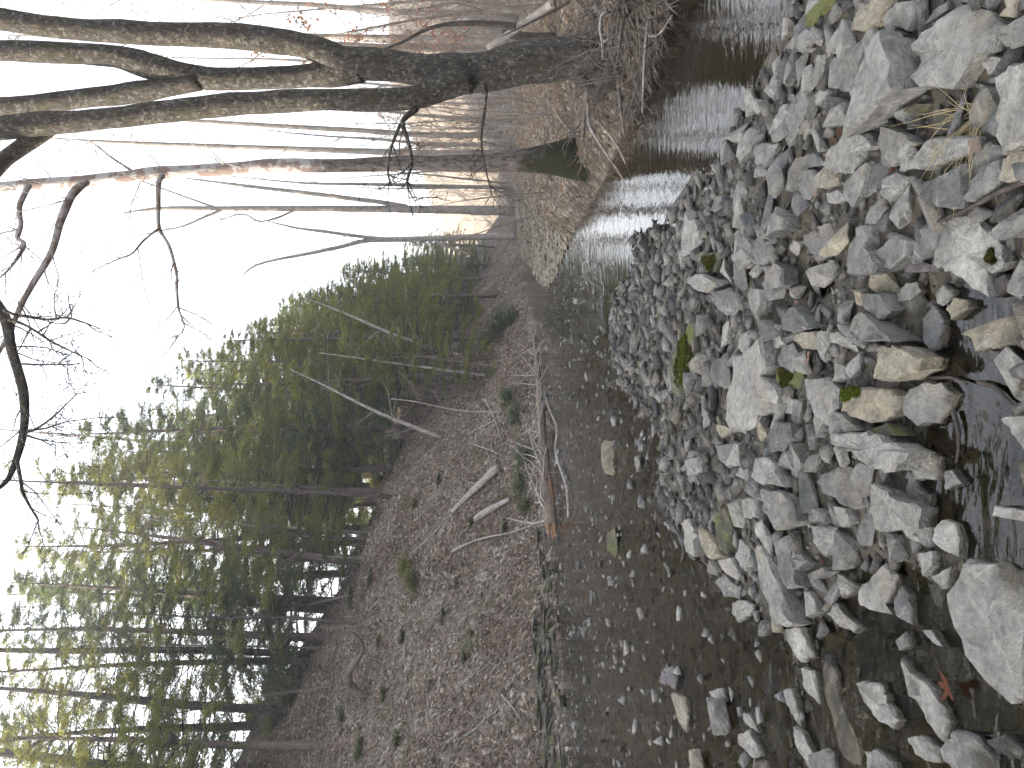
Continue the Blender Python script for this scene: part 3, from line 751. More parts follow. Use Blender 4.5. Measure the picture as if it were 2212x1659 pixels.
TONE = {'rock_grey': 'mid-grey', 'rock_pale': 'pale', 'rock_tan': 'tan', 'rock_dark': 'dark slaty', 'rock_olive': 'olive mossy', 'rock_plum': 'purplish'}
for o_, x_, y_, m_, s_ in PENDING:
    if 'under shallow' in o_['label'] or 'just under' in o_['label']:
        o_['label'] = o_['label'] + ' near ' + landmark(x_, y_)
    else:
        o_['label'] = ('large ' if s_ > .26 else 'medium ' if s_ > .17 else 'small ') + TONE[m_] + ' angular rock near ' + landmark(x_, y_)
    o_['group'] = 'angular rocks of the gravel bar'

# ------------------------------------------------------------------ random angular stones
def hull_proto(npts, flat, seed, bevel):
    rr = random.Random(seed); bm = bmesh.new()
    ex = rr.uniform(.65, 1.0)
    for _ in range(npts):
        v = Vector((rr.uniform(-1, 1), rr.uniform(-1, 1), rr.uniform(-1, 1)))
        v = v / max(max(abs(v.x), abs(v.y), abs(v.z)), 1e-6) * rr.uniform(.75, 1.0) if rr.random() < .75 else v
        l = math.hypot(v.x, v.y)
        if l > 1.05: v.x *= 1.05 / l; v.y *= 1.05 / l
        bm.verts.new((v.x, v.y * ex, v.z * flat))
    r = bmesh.ops.convex_hull(bm, input=bm.verts)
    bmesh.ops.delete(bm, geom=[v for v in bm.verts if not v.link_faces], context='VERTS')
    bmesh.ops.dissolve_limit(bm, angle_limit=R(9), verts=bm.verts, edges=bm.edges)
    if bevel:
        bmesh.ops.bevel(bm, geom=list(bm.edges), offset=0.035, offset_type='OFFSET', segments=1, affect='EDGES', clamp_overlap=True)
        bmesh.ops.triangulate(bm, faces=bm.faces)
        bmesh.ops.subdivide_edges(bm, edges=[e for e in bm.edges if e.calc_length() > 0.35], cuts=1, use_grid_fill=True)
        bmesh.ops.triangulate(bm, faces=bm.faces)
        for v in bm.verts: v.co += v.co.normalized() * 0.06 * mnoise.noise(v.co * 2.3 + Vector((seed, 0, 0))) + Vector((0, 0, 0.04 * mnoise.noise(v.co * 5)))
    bmesh.ops.triangulate(bm, faces=bm.faces)
    bmesh.ops.recalc_face_normals(bm, faces=bm.faces)
    bm.verts.ensure_lookup_table()
    Vv = np.array([tuple(v.co) for v in bm.verts]); Fc = np.array([[v.index for v in f.verts] for f in bm.faces])
    bm.verts.index_update(); Fc = np.array([[v.index for v in f.verts] for f in bm.faces]); bm.free()
    return Vv, Fc
PRO_HI = [hull_proto(11, random.uniform(.34, .58), 100 + i, True) for i in range(18)]
PRO_LO = [hull_proto(10, random.uniform(.32, .6), 300 + i, False) for i in range(18)]
class Grid:
    def __init__(s, c): s.c = c; s.d = {}
    def ok(s, x, y, r, f):
        i, j = int(x // s.c), int(y // s.c)
        for a in range(i - 1, i + 2):
            for b in range(j - 1, j + 2):
                for (u, v, w) in s.d.get((a, b), ()):
                    if (u - x) ** 2 + (v - y) ** 2 < (f * (r + w)) ** 2: return False
        return True
    def put(s, x, y, r): s.d.setdefault((int(x // s.c), int(y // s.c)), []).append((x, y, r))
grid = Grid(0.30)
RND = []            # x, y, z, r, where
def scatter(n, r0, r1, region, f=0.8, where='bar', shrink=0.8, dmax=None):
    X, Y = region(n)
    z, zone, s, q, b = terrain(X, Y)
    blocked = np.zeros(len(X), bool)
    for poly, zt in TRACED:
        c = poly.mean(0); pl = c + (poly - c) * shrink
        bb = (X > pl[:, 0].min()) & (X < pl[:, 0].max()) & (Y > pl[:, 1].min()) & (Y < pl[:, 1].max())
        idx = np.where(bb)[0]
        if len(idx): blocked[idx] |= inside(pl, X[idx], Y[idx])
    for k in range(len(X)):
        if blocked[k] or zone[k] != 0: continue
        if where == 'bar' and b[k] < -0.05: continue
        if where == 'stream' and (b[k] > -0.02 or (q[k] > -2.6 and Y[k] < 15 and X[k] > 0.9)): continue
        r = r0 + (r1 - r0) * random.random() ** 1.7
        if grid.ok(X[k], Y[k], r, f):
            grid.put(X[k], Y[k], r); RND.append((X[k], Y[k], z[k], r, where))
def bar_region(n):
    d = 2.0 + 9.5 * RNG.random(n) ** 0.8
    return (RNG.random(n) - 0.5) * 1.25 * d, d
def near_region(n):
    d = 2.0 + 4.0 * RNG.random(n)
    return (RNG.random(n) - 0.5) * 1.2 * d, d
scatter(3000, .08, .13, bar_region, .80, shrink=1.10)
def far_bar(n):
    d = 5.2 + 6.0 * RNG.random(n); return (RNG.random(n) - 0.5) * 1.2 * d, d
scatter(6000, .065, .12, far_bar, .70, shrink=1.04)
scatter(14000, .05, .085, bar_region, .70, shrink=1.04)
scatter(22000, .026, .05, bar_region, .72, shrink=.92)
scatter(26000, .012, .026, near_region, .8, shrink=.85)
scatter(16000, .014, .026, bar_region, .8, shrink=.85)
def stream_region(n):
    D_ = 4.0 + 24 * RNG.random(n) ** 1.3
    return (RNG.random(n) - 0.62) * 1.15 * D_, D_
scatter(260, .10, .17, stream_region, 1.5, 'stream')
scatter(4500, .05, .10, stream_region, .9, 'stream')
scatter(20000, .03, .055, stream_region, .85, 'stream')
def shingle_region(n):
    Y_ = 18 + 20 * RNG.random(n); return 2.2 + 0.10 * (Y_ - 18) + 5 * RNG.random(n), Y_
RND_arr = RND
order = sorted(range(len(RND)), key=lambda i: -RND[i][3] / max(RND[i][1], 1.0))
hi_meshes = {}
def hi_mesh(i, mat):
    if (i, mat) not in hi_meshes:
        hi_meshes[(i, mat)] = make_mesh('rock', PRO_HI[i][0], [list(map(int, f)) for f in PRO_HI[i][1]], M[mat], True, 24)
    return hi_meshes[(i, mat)]
MAXR = 300 - N_TRACED
single = set()
def in_frame(x, y):
    u, v = pix_of((x, y, 0)); return -20 < u < 2240 and -20 < v < 1680
for i in order:
    if len(single) >= MAXR: break
    x, y, z, r, w = RND[i]
    if not in_frame(x, y): continue
    if w == 'stream' and i % 7: continue
    single.add(i)
LABR = {('bar', 'rock_grey'): 'mid-grey angular stone wedged between larger bar rocks', ('bar', 'rock_pale'): 'pale angular stone wedged between larger bar rocks', ('bar', 'rock_tan'): 'tan angular stone wedged between larger bar rocks',
        ('stream', 'rock_grey'): 'grey stone breaking the surface of the stream', ('stream', 'rock_pale'): 'pale stone breaking the surface of the stream', ('stream', 'rock_tan'): 'tan stone breaking the surface of the stream'}
SV, SF, SVB, SFB, SVC, SFC = [], [], [], [], [], []; nS = nB = nC = nE = 0; SVE, SFE = [], []
for i, (x, y, z, r, w) in enumerate(RND):
    rz = random.uniform(0, 6.28); tx, ty = random.gauss(0, .22), random.gauss(0, .22)
    sx, sy, sz = r * random.uniform(.9, 1.25), r * random.uniform(.65, 1.0), r * random.uniform(.7, 1.25)
    if w == 'stream': tx *= .6; ty *= .6
    Mx = Matrix.Rotation(rz, 3, 'Z') @ Matrix.Rotation(tx, 3, 'X') @ Matrix.Rotation(ty, 3, 'Y') @ Matrix.Diagonal((sx, sy, sz))
    lift = (0.22 * r if r > .05 else 0.02 * r) if w == 'bar' else (0.12 * r if i % 7 else max(0.12 * r, 0.012 - z + 0.28 * r))
    if i in single:
        mat = random.choices(['rock_grey', 'rock_pale', 'rock_tan'], (.56, .37, .07))[0]
        o = obj('rock', hi_mesh(random.randrange(len(PRO_HI)), mat), None, (x, y, z + lift))
        o.rotation_euler = (Matrix.Rotation(rz, 3, 'Z') @ Matrix.Rotation(tx, 3, 'X') @ Matrix.Rotation(ty, 3, 'Y')).to_euler()
        o.scale = (sx, sy, sz)
        tag(o, LABR[(w, mat)] if w == 'stream' else {'rock_grey': 'grey', 'rock_pale': 'pale', 'rock_tan': 'tan'}[mat] + ' loose stone wedged in near ' + landmark(x, y), 'rock', 'angular stones of the bar' if w == 'bar' else 'stones in the stream')
    else:
        Vp, Fp = PRO_LO[random.randrange(len(PRO_LO))]
        Vw = Vp @ np.array(Mx).T + np.array([x, y, z + lift])
        if w == 'bar' and r > .024: SVC.append(Vw); SFC.append(Fp + nC); nC += len(Vp)
        elif w == 'bar': SV.append(Vw); SF.append(Fp + nS); nS += len(Vp)
        elif w == 'stream' and i % 7 == 0: SVE.append(Vw); SFE.append(Fp + nE); nE += len(Vp)
        else: SVB.append(Vw); SFB.append(Fp + nB); nB += len(Vp)
o = obj('gravel', make_mesh('gravel', np.concatenate(SV), np.concatenate(SF), M['pebble'], False))
tag(o, 'small grey angular gravel filling the gaps between bar rocks', 'gravel', None, 'stuff')
o = obj('stream_stones', make_mesh('stream_stones', np.concatenate(SVE), np.concatenate(SFE), M['stream_stone'], False))
tag(o, 'many small pale stones poking out of the shallow riffle', 'stones', None, 'stuff')
o = obj('bar_cobbles', make_mesh('bar_cobbles', np.concatenate(SVC), np.concatenate(SFC), M['cobble'], False))
tag(o, 'fist-sized grey cobbles packed between the bar rocks', 'cobbles', None, 'stuff')
o = obj('stream_cobbles', make_mesh('stream_cobbles', np.concatenate(SVB), np.concatenate(SFB), M['rock_bed'], False))
tag(o, 'flat brown cobbles covering the bed of the shallow stream', 'cobbles', None, 'stuff')

# ------------------------------------------------------------------ leaf quads in bulk
def leaf_quads(C, size, Nrm=None, aspect=0.55, rng=RNG, fold=True, axis=None):
    """C (n,3) centres; size (n,); random orientation or lying near normal Nrm -> verts, tri faces (2 tris folded)"""
    n = len(C)
    a = rng.normal(size=(n, 3))
    if axis is not None: a = axis + a * 0.38
    if Nrm is not None:
        nn = Nrm + rng.normal(size=(n, 3)) * 0.45
    else:
        nn = rng.normal(size=(n, 3)); nn[:, 2] = np.abs(nn[:, 2]) + .4
    nn /= np.linalg.norm(nn, axis=1)[:, None]
    a -= nn * (a * nn).sum(1)[:, None]; a /= np.linalg.norm(a, axis=1)[:, None]
    b = np.cross(nn, a)
    sz = size[:, None]
    V = np.stack([C - a * sz * .5, C + b * sz * aspect * .5 + nn * sz * 0.10, C + a * sz * .5, C - b * sz * aspect * .5 + nn * sz * 0.10], 1).reshape(-1, 3)
    k = np.arange(n)[:, None] * 4
    F_ = np.concatenate([k + np.array([[0, 1, 2]]), k + np.array([[0, 2, 3]])], 1).reshape(-1, 3)
    return V, F_
def surf(X, Y, e=0.15):
    z, zone, s, q, b = terrain(X, Y)
    zx = terrain(X + e, Y)[0]; zy = terrain(X, Y + e)[0]
    N = np.stack([-(zx - z) / e, -(zy - z) / e, np.ones(len(X))], 1)
    N /= np.linalg.norm(N, axis=1)[:, None]
    return np.stack([X, Y, z], 1), N, zone, s, q

# leaf litter lying on the slope
n = 150000
t_ = RNG.random(n); Yd = 12 + 70 * t_ ** 1.9; Xd = -0.62 * Yd + RNG.random(n) * 0.85 * Yd
P, N, zone, s_, q_ = surf(Xd, Yd)
k = (zone == 1) & (s_ > 0.25) & (s_ < 15) & (fbm(Xd, Yd, 0.5, 3) + RNG.random(n) * 0.9 > 0.25)
P = P[k] + N[k] * 0.02
Vl, Fl = leaf_quads(P, RNG.uniform(.06, .13, len(P)) * (1 + (P[:, 1] > 30) * 0.5), N[k])
tag(obj('leaf_litter', make_mesh('leaf_litter', Vl, Fl, M['dry_leaf'], False)), 'brown dead leaves strewn over the steep hillside', 'leaf litter', None, 'stuff')
n = 40000
Yd = 6 + 60 * RNG.random(n) ** 1.7; Xd = 2.5 + RNG.random(n) * (0.6 * Yd)
P, N, zone, s_, q_ = surf(Xd, Yd)
k = (zone == 2) & (q_ > 0.1) & ~((Yd > 17) & (Yd < 36) & (q_ < 1.8))
P = P[k] + N[k] * 0.02
Vl, Fl = leaf_quads(P, RNG.uniform(.06, .13, len(P)), N[k])
tag(obj('fallen_leaves', make_mesh('fallen_leaves', Vl, Fl, M['bank_leaf'], False)), 'tan fallen leaves covering the low wooded bank', 'leaf litter', None, 'stuff')

# ------------------------------------------------------------------ branching generators
def wander(p, d, length, steps, bend, up=0.0, droop=0.0):
    pts = [Vector(p)]; d = Vector(d).normalized()
    for i in range(steps):
        d = d + Vector((random.gauss(0, bend), random.gauss(0, bend), random.gauss(0, bend) + up - droop * (i / steps)))
        d.normalize(); pts.append(pts[-1] + d * (length / steps))
    return pts
def side_dir(d, angle):
    d = Vector(d).normalized(); a = d.orthogonal().normalized()
    a.rotate(Matrix.Rotation(random.uniform(0, 6.283), 3, d))
    return d * math.cos(angle) + a * math.sin(angle)
def twigs(mb, pts, r0, length, count, depth, t0=0.25, up=0.03, sides=3, rmin=0.003):
    """side twigs along a path, recursive"""
    n = len(pts)
    for _ in range(count):
        t = t0 + (1 - t0) * random.random() ** 0.8
        i = min(int(t * (n - 1)), n - 2)
        p = pts[i].lerp(pts[i + 1], t * (n - 1) - i)
        d = side_dir(pts[i + 1] - pts[i], R(random.uniform(28, 70)))
        L = length * random.uniform(.5, 1.1) * (1.15 - 0.6 * t)
        st = 4 if depth > 0 else 3
        q = wander(p, d, L, st, 0.16, up)
        r = max(r0 * random.uniform(.6, 1.0), rmin)
        mb.tube(q, [r * (1 - 0.78 * k / st) for k in range(st + 1)], sides, False)
        if depth > 0: twigs(mb, q, r * .55, L * .55, max(2, count // 2 if count < 8 else 4), depth - 1, .2, up, 3, rmin)
def bare_tree_parts(h, r, spread, first, nlimb, ntw, lean=0.03):
    tr = MB(); br = MB()
    pts = wander((0, 0, -0.3), (random.gauss(0, lean), random.gauss(0, lean), 1), h, 12, 0.025, 0.02)
    rr = [r * (1.35 if k == 0 else 1.0) * (1 - 0.86 * (k / 12) ** 1.1) for k in range(13)]
    tr.tube(pts, rr, 7, True, 0.10)
    for k in range(nlimb):
        t = first + (1 - first) * (k + random.random()) / nlimb
        i = min(int(t * 12), 11); p = pts[i].lerp(pts[i + 1], t * 12 - i)
        d = side_dir((0, 0, 1), R(random.uniform(30, 62)))
        L = h * spread * (1.1 - 0.75 * (t - first) / (1 - first)) * random.uniform(.6, 1.1)
        q = wander(p, d, L, 6, 0.13, 0.07)
        r1 = rr[i] * random.uniform(.28, .5)
        br.tube(q, [max(r1 * (1 - 0.85 * k2 / 6), 0.006) for k2 in range(7)], 4, False)
        twigs(br, q, r1 * .4, L * .45, ntw, 1, rmin=.010 if h > 8 else .004)
    return tr, br
def proto_bare(name, h, r, spread, first, nlimb, ntw, mat, lean=.03):
    root = empty(name, (0, 0, 0))
    tr, br = bare_tree_parts(h, r, spread, first, nlimb, ntw, lean)
    tr.build('trunk', M[mat], root); br.build('branches', M[mat], root)
    return root

# ---- hemlock: drooping flat sprays of needles
def sprays(br, pts, width, nbr, dens, rng):
    C, SZ, AX = [], [], []; n = len(pts) - 1
    for b in range(nbr):
        t = (b + random.random()) / nbr; i = min(int(t * n), n - 1); p = pts[i].lerp(pts[i + 1], t * n - i)
        L = width * (1 - .8 * t) * random.uniform(.4, 1.1) + .3; az = random.uniform(0, 6.283)
        q = wander(p, (math.cos(az), math.sin(az), .15), L, 6, .07, 0, .17)
        br.tube(q, [max(.03 * (1 - k / 6), .006) for k in range(7)], 3, False)
        for k in range(int(5 + L * 4)):
            tt = .25 + .75 * random.random(); j = min(int(tt * 6), 5); pp = q[j].lerp(q[j + 1], tt * 6 - j)
            d = (q[j + 1] - q[j]).normalized(); sd = d.cross(Vector((0, 0, 1))).normalized() * random.choice((-1, 1))
            dr = (d * random.uniform(.3, 1.0) + sd * random.uniform(.5, 1.1) + Vector((0, 0, random.uniform(-.35, .05)))).normalized()
            l2 = (.28 + .3 * L * (1 - tt * .6)) * random.uniform(.5, 1.0); m = max(8, int(dens * l2 * 42)); tl = rng.random(m); AX.append(np.tile(np.array(dr), (m, 1)))
            cc = np.array(pp)[None] + np.array(dr)[None] * (tl * l2)[:, None] + rng.normal(size=(m, 3)) * .05 * (.6 + l2)
            cc[:, 2] -= .12 * tl ** 2 * l2
            C.append(cc); SZ.append(rng.uniform(.07, .19, m))
    return np.concatenate(C), np.concatenate(SZ), np.concatenate(AX)
def hemlock_parts(h, crown0, width, nbr, dens, seed, dead=0.25):
    random.seed(seed); rng = np.random.default_rng(seed)
    tr = MB(); br = MB(); C = []; SZ = []; AX = []
    r = 0.012 * h + 0.03
    pts = wander((0, 0, -0.4), (random.gauss(0, .03), random.gauss(0, .03), 1), h, 14, 0.018, 0.02)
    tr.tube(pts, [r * (1 - 0.93 * (k / 14)) + 0.008 for k in range(15)], 7, True, 0.08)
    for b in range(nbr):
        t = crown0 + (1 - crown0) * ((b + random.random()) / nbr)
        i = min(int(t * 14), 13); p = pts[i].lerp(pts[i + 1], t * 14 - i)
        u = (t - crown0) / (1 - crown0)
        L = width * (1 - u) ** 0.75 * random.uniform(.45, 1.15) + 0.35
        az = random.uniform(0, 6.283)
        q = wander(p, (math.cos(az), math.sin(az), 0.35 * u + 0.08), L, 6, 0.07, 0, 0.17)
        br.tube(q, [max(0.012 + 0.012 * L * (1 - k / 6) * .6, .006) for k in range(7)], 3, False)
        if random.random() < dead * (1 - u) * 1.3: 
            twigs(br, q, .008, L * .35, 5, 0); continue
        # lateral sprays
        ns = int(6 + L * 5)
        for k in range(ns):
            tt = 0.22 + 0.78 * random.random()
            j = min(int(tt * 6), 5); pp = q[j].lerp(q[j + 1], tt * 6 - j)
            d = (q[j + 1] - q[j]).normalized(); sd = d.cross(Vector((0, 0, 1))).normalized() * random.choice((-1, 1))
            dr = (d * random.uniform(.3, 1.0) + sd * random.uniform(.5, 1.1) + Vector((0, 0, random.uniform(-.35, .05)))).normalized()
            l2 = (0.28 + 0.30 * L * (1 - tt * .6)) * random.uniform(.5, 1.0)
            m = max(8, int(dens * l2 * 42))
            tl = rng.random(m); AX.append(np.tile(np.array(dr), (m, 1)))
            cc = np.array(pp)[None] + np.array(dr)[None] * (tl * l2)[:, None] + rng.normal(size=(m, 3)) * np.array([.05, .05, .035]) * (0.6 + l2)
            cc[:, 2] -= 0.12 * tl ** 2 * l2
            C.append(cc); SZ.append(rng.uniform(.07, .19, m))
    C = np.concatenate(C); SZ = np.concatenate(SZ)
    Vl, Fl = leaf_quads(C, SZ, np.tile([[0, 0, 1.0]], (len(C), 1)), 0.20, rng, axis=np.concatenate(AX))
    return tr, br, Vl, Fl
def proto_hemlock(h, crown0, width, nbr, dens, seed, mat='needles'):
    root = empty('hemlock_tree', (0, 0, 0))
    tr, br, Vl, Fl = hemlock_parts(h, crown0, width, nbr, dens, seed)
    tr.build('trunk', M['bark_hemlock'], root); br.build('branches', M['bark_dark'], root)
    obj('crown', make_mesh('crown', Vl, Fl, M[mat], False), root)
    root['h'] = h
    return root
PROTO_H = [(proto_hemlock(14, .14, 3.9, 110, 1.5, 21), 14), (proto_hemlock(14, .26, 3.6, 100, 1.4, 22), 14), (proto_hemlock(14, .08, 3.3, 120, 1.4, 23, 'needles_dark'), 14),
           (proto_hemlock(8, .04, 2.8, 90, 1.5, 24), 8), (proto_hemlock(8, .06, 2.6, 85, 1.4, 25, 'needles_dark'), 8), (proto_hemlock(15, .36, 4.0, 95, 1.5, 26), 15)]
used_h = [0] * len(PROTO_H)
SIL = np.array([(380, 985), (450, 930), (500, 880), (560, 835), (590, 745), (640, 630), (690, 530), (750, 455), (790, 335), (820, 210), (900, 70), (1000, 20), (1150, -10), (1300, -80), (1700, -260)], float)
def place_h(pi, x, y, height, label, group=None):
    root, h0 = PROTO_H[pi]
    o = root if used_h[pi] == 0 else copy_tree(root); used_h[pi] += 1
    sc = height / h0
    w = random.uniform(.9, 1.2) if sc < 1 else random.uniform(.8, 1.05)
    o.location = (x, y, ground_z(x, y)); o.scale = (sc * w, sc * w, sc); o.rotation_euler = (0, 0, random.uniform(0, 6.28))
    tag(o, label, 'tree', group); return o
random.seed(40)
cand = []
gridh = Grid(8.0)
def along(u):       # point on the toe curve by arc parameter
    seg = LT[3:13]; L = np.hypot(*np.diff(seg, axis=0).T); cs = np.concatenate([[0], np.cumsum(L)]); d = u * cs[-1]
    i = min(np.searchsorted(cs, d, 'right') - 1, len(L) - 1); t = (d - cs[i]) / L[i]
    p = seg[i] * (1 - t) + seg[i + 1] * t; dd = (seg[i + 1] - seg[i]) / L[i]
    return p, np.array([-dd[1], dd[0]])
def along_many(U):
    seg = LT[3:12]; L = np.hypot(*np.diff(seg, axis=0).T); cs = np.concatenate([[0], np.cumsum(L)]); d = U * cs[-1]
    i = np.clip(np.searchsorted(cs, d, 'right') - 1, 0, len(L) - 1); t = (d - cs[i]) / L[i]
    p = seg[i] * (1 - t)[:, None] + seg[i + 1] * t[:, None]; dd = (seg[i + 1] - seg[i]) / L[i][:, None]
    return p, np.stack([-dd[:, 1], dd[:, 0]], 1)
def pix_many(X, Y, Z):
    v = np.stack([X, Y, Z - EYE.z], 1); dz = v @ np.array(FWD)
    return CXP - (v @ np.array(UPV)) / dz * F_PX, CYP - X / dz * F_PX
rg = np.random.default_rng(40)
U = rg.random(9000) ** 1.2; S_ = rg.uniform(1.0, 24, 9000)
p_, n_ = along_many(U); XY = p_ + n_ * S_[:, None]
gz_, zo_, s2_, q2_, b2_ = terrain(XY[:, 0], XY[:, 1]); px_, py_ = pix_many(XY[:, 0], XY[:, 1], gz_)
nf = nn_ = 0
for k in range(9000):
    x, y = XY[k]; s = s2_[k]; uy = py_[k]
    if y < 10 or zo_[k] != 1 or not (475 < uy < 1760): continue
    left_ = uy > 960
    smin = 9.8 if left_ else (8.0 if uy > 800 else 1.6)
    if s < smin or s > (16.5 if left_ else 24) or (1215 < uy < 1480 and s < 11.5): continue
    sp = 1.25 if left_ else 1.35
    if not gridh.ok(x, y, sp, 1.0): continue
    if left_:
        if nn_ >= 40: continue
        nn_ += 1
    else:
        if nf >= 60: continue
        nf += 1
    gridh.put(x, y, sp); cand.append((x, y, s, uy))
for (x, y, s, uy) in cand:
    zt = np.interp(uy, SIL[:, 0], SIL[:, 1])
    gz = ground_z(x, y); ray_t = at_d(zt, uy, y).z
    hmax = ray_t - gz
    hgt = min(max(hmax * (random.uniform(.80, 1.03) if random.random() < .66 else random.uniform(.28, .6)), 3.0), 19)
    if hmax < 2: continue
    far = y > 42
    if hgt < 7: pi = random.choice((3, 4))
    else: pi = random.choice((0, 1, 2, 5, 1)) if y < 36 else random.choice((0, 1, 2, 2))
    far = y > 42
    lab = 'hemlock on the hillside above the stream bend' if uy < 800 else 'hemlock at the crest above the pale dead trees' if uy < 1010 else 'hemlock on the ridge behind the stout stubbed trunk' if uy < 1330 else 'hemlock at the left end of the ridge'
    lab = ('small ' if hgt < 7 else 'tall ' if hgt > 12 else 'mid-sized ') + ('thin-crowned ' if pi in (1, 5) else 'dark ' if pi in (2, 4) else 'full-crowned ') + lab
    place_h(pi, x, y, hgt, lab, 'hemlocks on the hillside')
# trunks that stand out on the crest
def trunk_tree(top, bot, w0, w1, d, name, label, mat, limbs=6, dead=False):
    a = hit(*bot); 
    if d: a = at_d(bot[0], bot[1], d)
    b = at_d(top[0], top[1], a.y + random.uniform(-1, 1))
    gz = ground_z(a.x, a.y)
    if a.z - gz > .3: a = Vector((a.x, a.y, gz))
    root = empty(name, a)
    mb = MB(); pts = spline([tuple(a - Vector((0, 0, .3)) - a), tuple((a.lerp(b, .5) + Vector((random.gauss(0, .1), 0, 0))) - a), tuple(b - a), tuple(b + (b - a) * (.3 if mat in ('dead_wood', 'bark_pale') else .9) - a)], 12)
    r0, r1 = px(w0, a.y) / 2 * .82, px(w1, a.y) / 2 * .82
    rr = [max((r0 + (r1 - r0) * k / 7) * (1 if k < 7 else 1 - .22 * (k - 7)), .02) for k in range(12)]
    mb.tube(pts, rr, 8, True, .12); mb.build('trunk', M[mat], root)
    br = MB()
    P = [Vector(p) for p in pts]
    for k in range(limbs):
        i = random.randrange(3, 11); dd = side_dir(P[i + 1 if i < 11 else 11] - P[i - 1], R(random.uniform(50, 85)))
        L = random.uniform(.4, 1.8) * (1 + a.y / 60)
        q = wander(P[i], dd, L, 4, .15, .03)
        br.tube(q, [max(rr[i] * .3 * (1 - .8 * m / 4), .008) for m in range(5)], 4, False)
        twigs(br, q, rr[i] * .12, L * .4, 4, 0)
    if mat in ('bark_hemlock', 'bark_dark') and name == 'tree_trunk':
        C, SZ, AX = sprays(br, P[4:], 3.2, 34, 1.5, np.random.default_rng(int(abs(a.x * 100))))
        Vl, Fl = leaf_quads(C, SZ, np.tile([[0, 0, 1.0]], (len(C), 1)), 0.20, axis=AX)
        obj('crown', make_mesh('crown', Vl, Fl, M['needles'], False), root)
    tag(br.build('branches', M[mat], root), kind='stuff')
    if name == 'tree_trunk': root.name = 'hemlock_tree'
    tag(root, label, 'tree'); return root
random.seed(41)
trunk_tree((430, 962), (790, 1008), 20, 15, None, 'tree_trunk', 'straight brown conifer trunk leaning over the middle of the ridge edge', 'bark_hemlock', 10)
trunk_tree((451, 1173), (770, 1212), 26, 17, None, 'tree_trunk', 'stout brown conifer trunk with broken stubs at the crest of the bare slope', 'bark_hemlock', 10)
trunk_tree((416, 1263), (729, 1232), 17, 12, None, 'tree_trunk', 'smooth bent conifer trunk close beside the stout one on the crest', 'bark_hemlock', 5)
trunk_tree((104, 1406), (470, 1417), 19, 16, 34, 'tree_trunk', 'thick dark conifer trunk standing against bright sky on the ridge', 'bark_dark', 9)
trunk_tree((205, 1503), (370, 1538), 24, 20, 32, 'tree_trunk', 'crooked thick conifer trunk rising out of ridge foliage', 'bark_dark', 8)
trunk_tree((20, 1628), (260, 1690), 30, 26, 31, 'tree_trunk', 'heavy dark trunk with slanting boughs at the left end of the ridge', 'bark_dark', 10)
trunk_tree((576, 1300), (705, 1292), 10, 7, None, 'dead_sapling', 'thin curved dead stem sticking up from the crest hollow', 'bark_hemlock', 2)
trunk_tree((510, 1110), (745, 1140), 12, 10, None, 'tree_trunk', 'slim conifer trunk between two taller trunks on the ridge', 'bark_hemlock', 8)
trunk_tree((480, 1335), (640, 1350), 9, 8, 31, 'tree_trunk', 'thin distant trunk seen in the gap of the ridge trees', 'bark_dark', 5)
trunk_tree((300, 1050), (640, 1075), 11, 9, 34, 'tree_trunk', 'thin dark trunk in the twiggy gap below hemlock tops', 'bark_dark', 14)
# pale dead trees leaning on the slope
trunk_tree((734, 672), (1026, 781), 14, 6, None, 'dead_tree', 'pale dead tree leaning far over the slope near the stream bend', 'dead_wood', 16)
trunk_tree((770, 773), (1053, 812), 9, 4, None, 'dead_tree', 'thin forked grey dead tree at the foot of the slope', 'dead_wood', 10)
trunk_tree((700, 832), (949, 948), 12, 6, None, 'dead_tree', 'pale curved dead tree leaning from the middle of the slope', 'dead_wood', 16)
trunk_tree((860, 672), (980, 700), 5, 3, None, 'dead_sapling', 'short pale dead stem by a green bush near the bend', 'dead_wood', 4)
trunk_tree((900, 868), (1085, 890), 4, 2, None, 'dead_sapling', 'thin yellowish upright stem on the brushy slope', 'bark_pale', 3)

# ------------------------------------------------------------------ trees traced on the right bank
def traced_tree(name, label, base_pt, d, paths, mat, twig_spec=None, sides=10, lump=.16, cat='tree', roots=None):
    """paths: list of (part name, [(x, y, width px)...], depth offset at start, at end)"""
    root = empty(name, base_pt)
    o = Vector(base_pt)
    tw = MB(); anytw = False
    for part, pts, d0, d1 in paths:
        n = max(8, len(pts) * 4)
        sp = spline(pts, n)
        P = []; rr = []
        for k, (x, y, w) in enumerate(sp):
            dd = d + d0 + (d1 - d0) * k / (n - 1)
            P.append(at_d(x, y, dd) - o); rr.append(max(px(w, dd) / 2 * (.97 if w > 20 else 1.0), .003))
        mb = MB(); thick = rr[0] > .05
        mb.tube([tuple(p) for p in P], rr, sides if thick else 6, True, lump if thick else .05)
        mb.build(part, M[mat], root)
        if twig_spec:
            cnt, L, rt, dep = twig_spec
            if part in ('root', 'knot'): pass
            elif part == 'trunk' and name in ('bare_tree', 'sycamore_tree'):
                twigs(tw, P, rt * 1.2, L * 1.2, cnt, dep, .5, .02, rmin=.0045 if name == 'sycamore_tree' else .012); anytw = True
            elif part != 'trunk' and part != 'stem':
                twigs(tw, P, min(rt, rr[0] * .5), L, cnt, dep, .15, 0.0, rmin=.0045 if d < 15 else .012); anytw = True
            elif part == 'stem':
                twigs(tw, P, rt, L, max(2, cnt // 2), dep, .3, 0.0); anytw = True
    if anytw: tag(tw.build('twigs', M[mat], root), kind='stuff')
    tag(root, label, cat); return root
random.seed(50)
DB = 9.2
bb = at_d(1285, 128, DB); bb.z = ground_z(bb.x, bb.y)
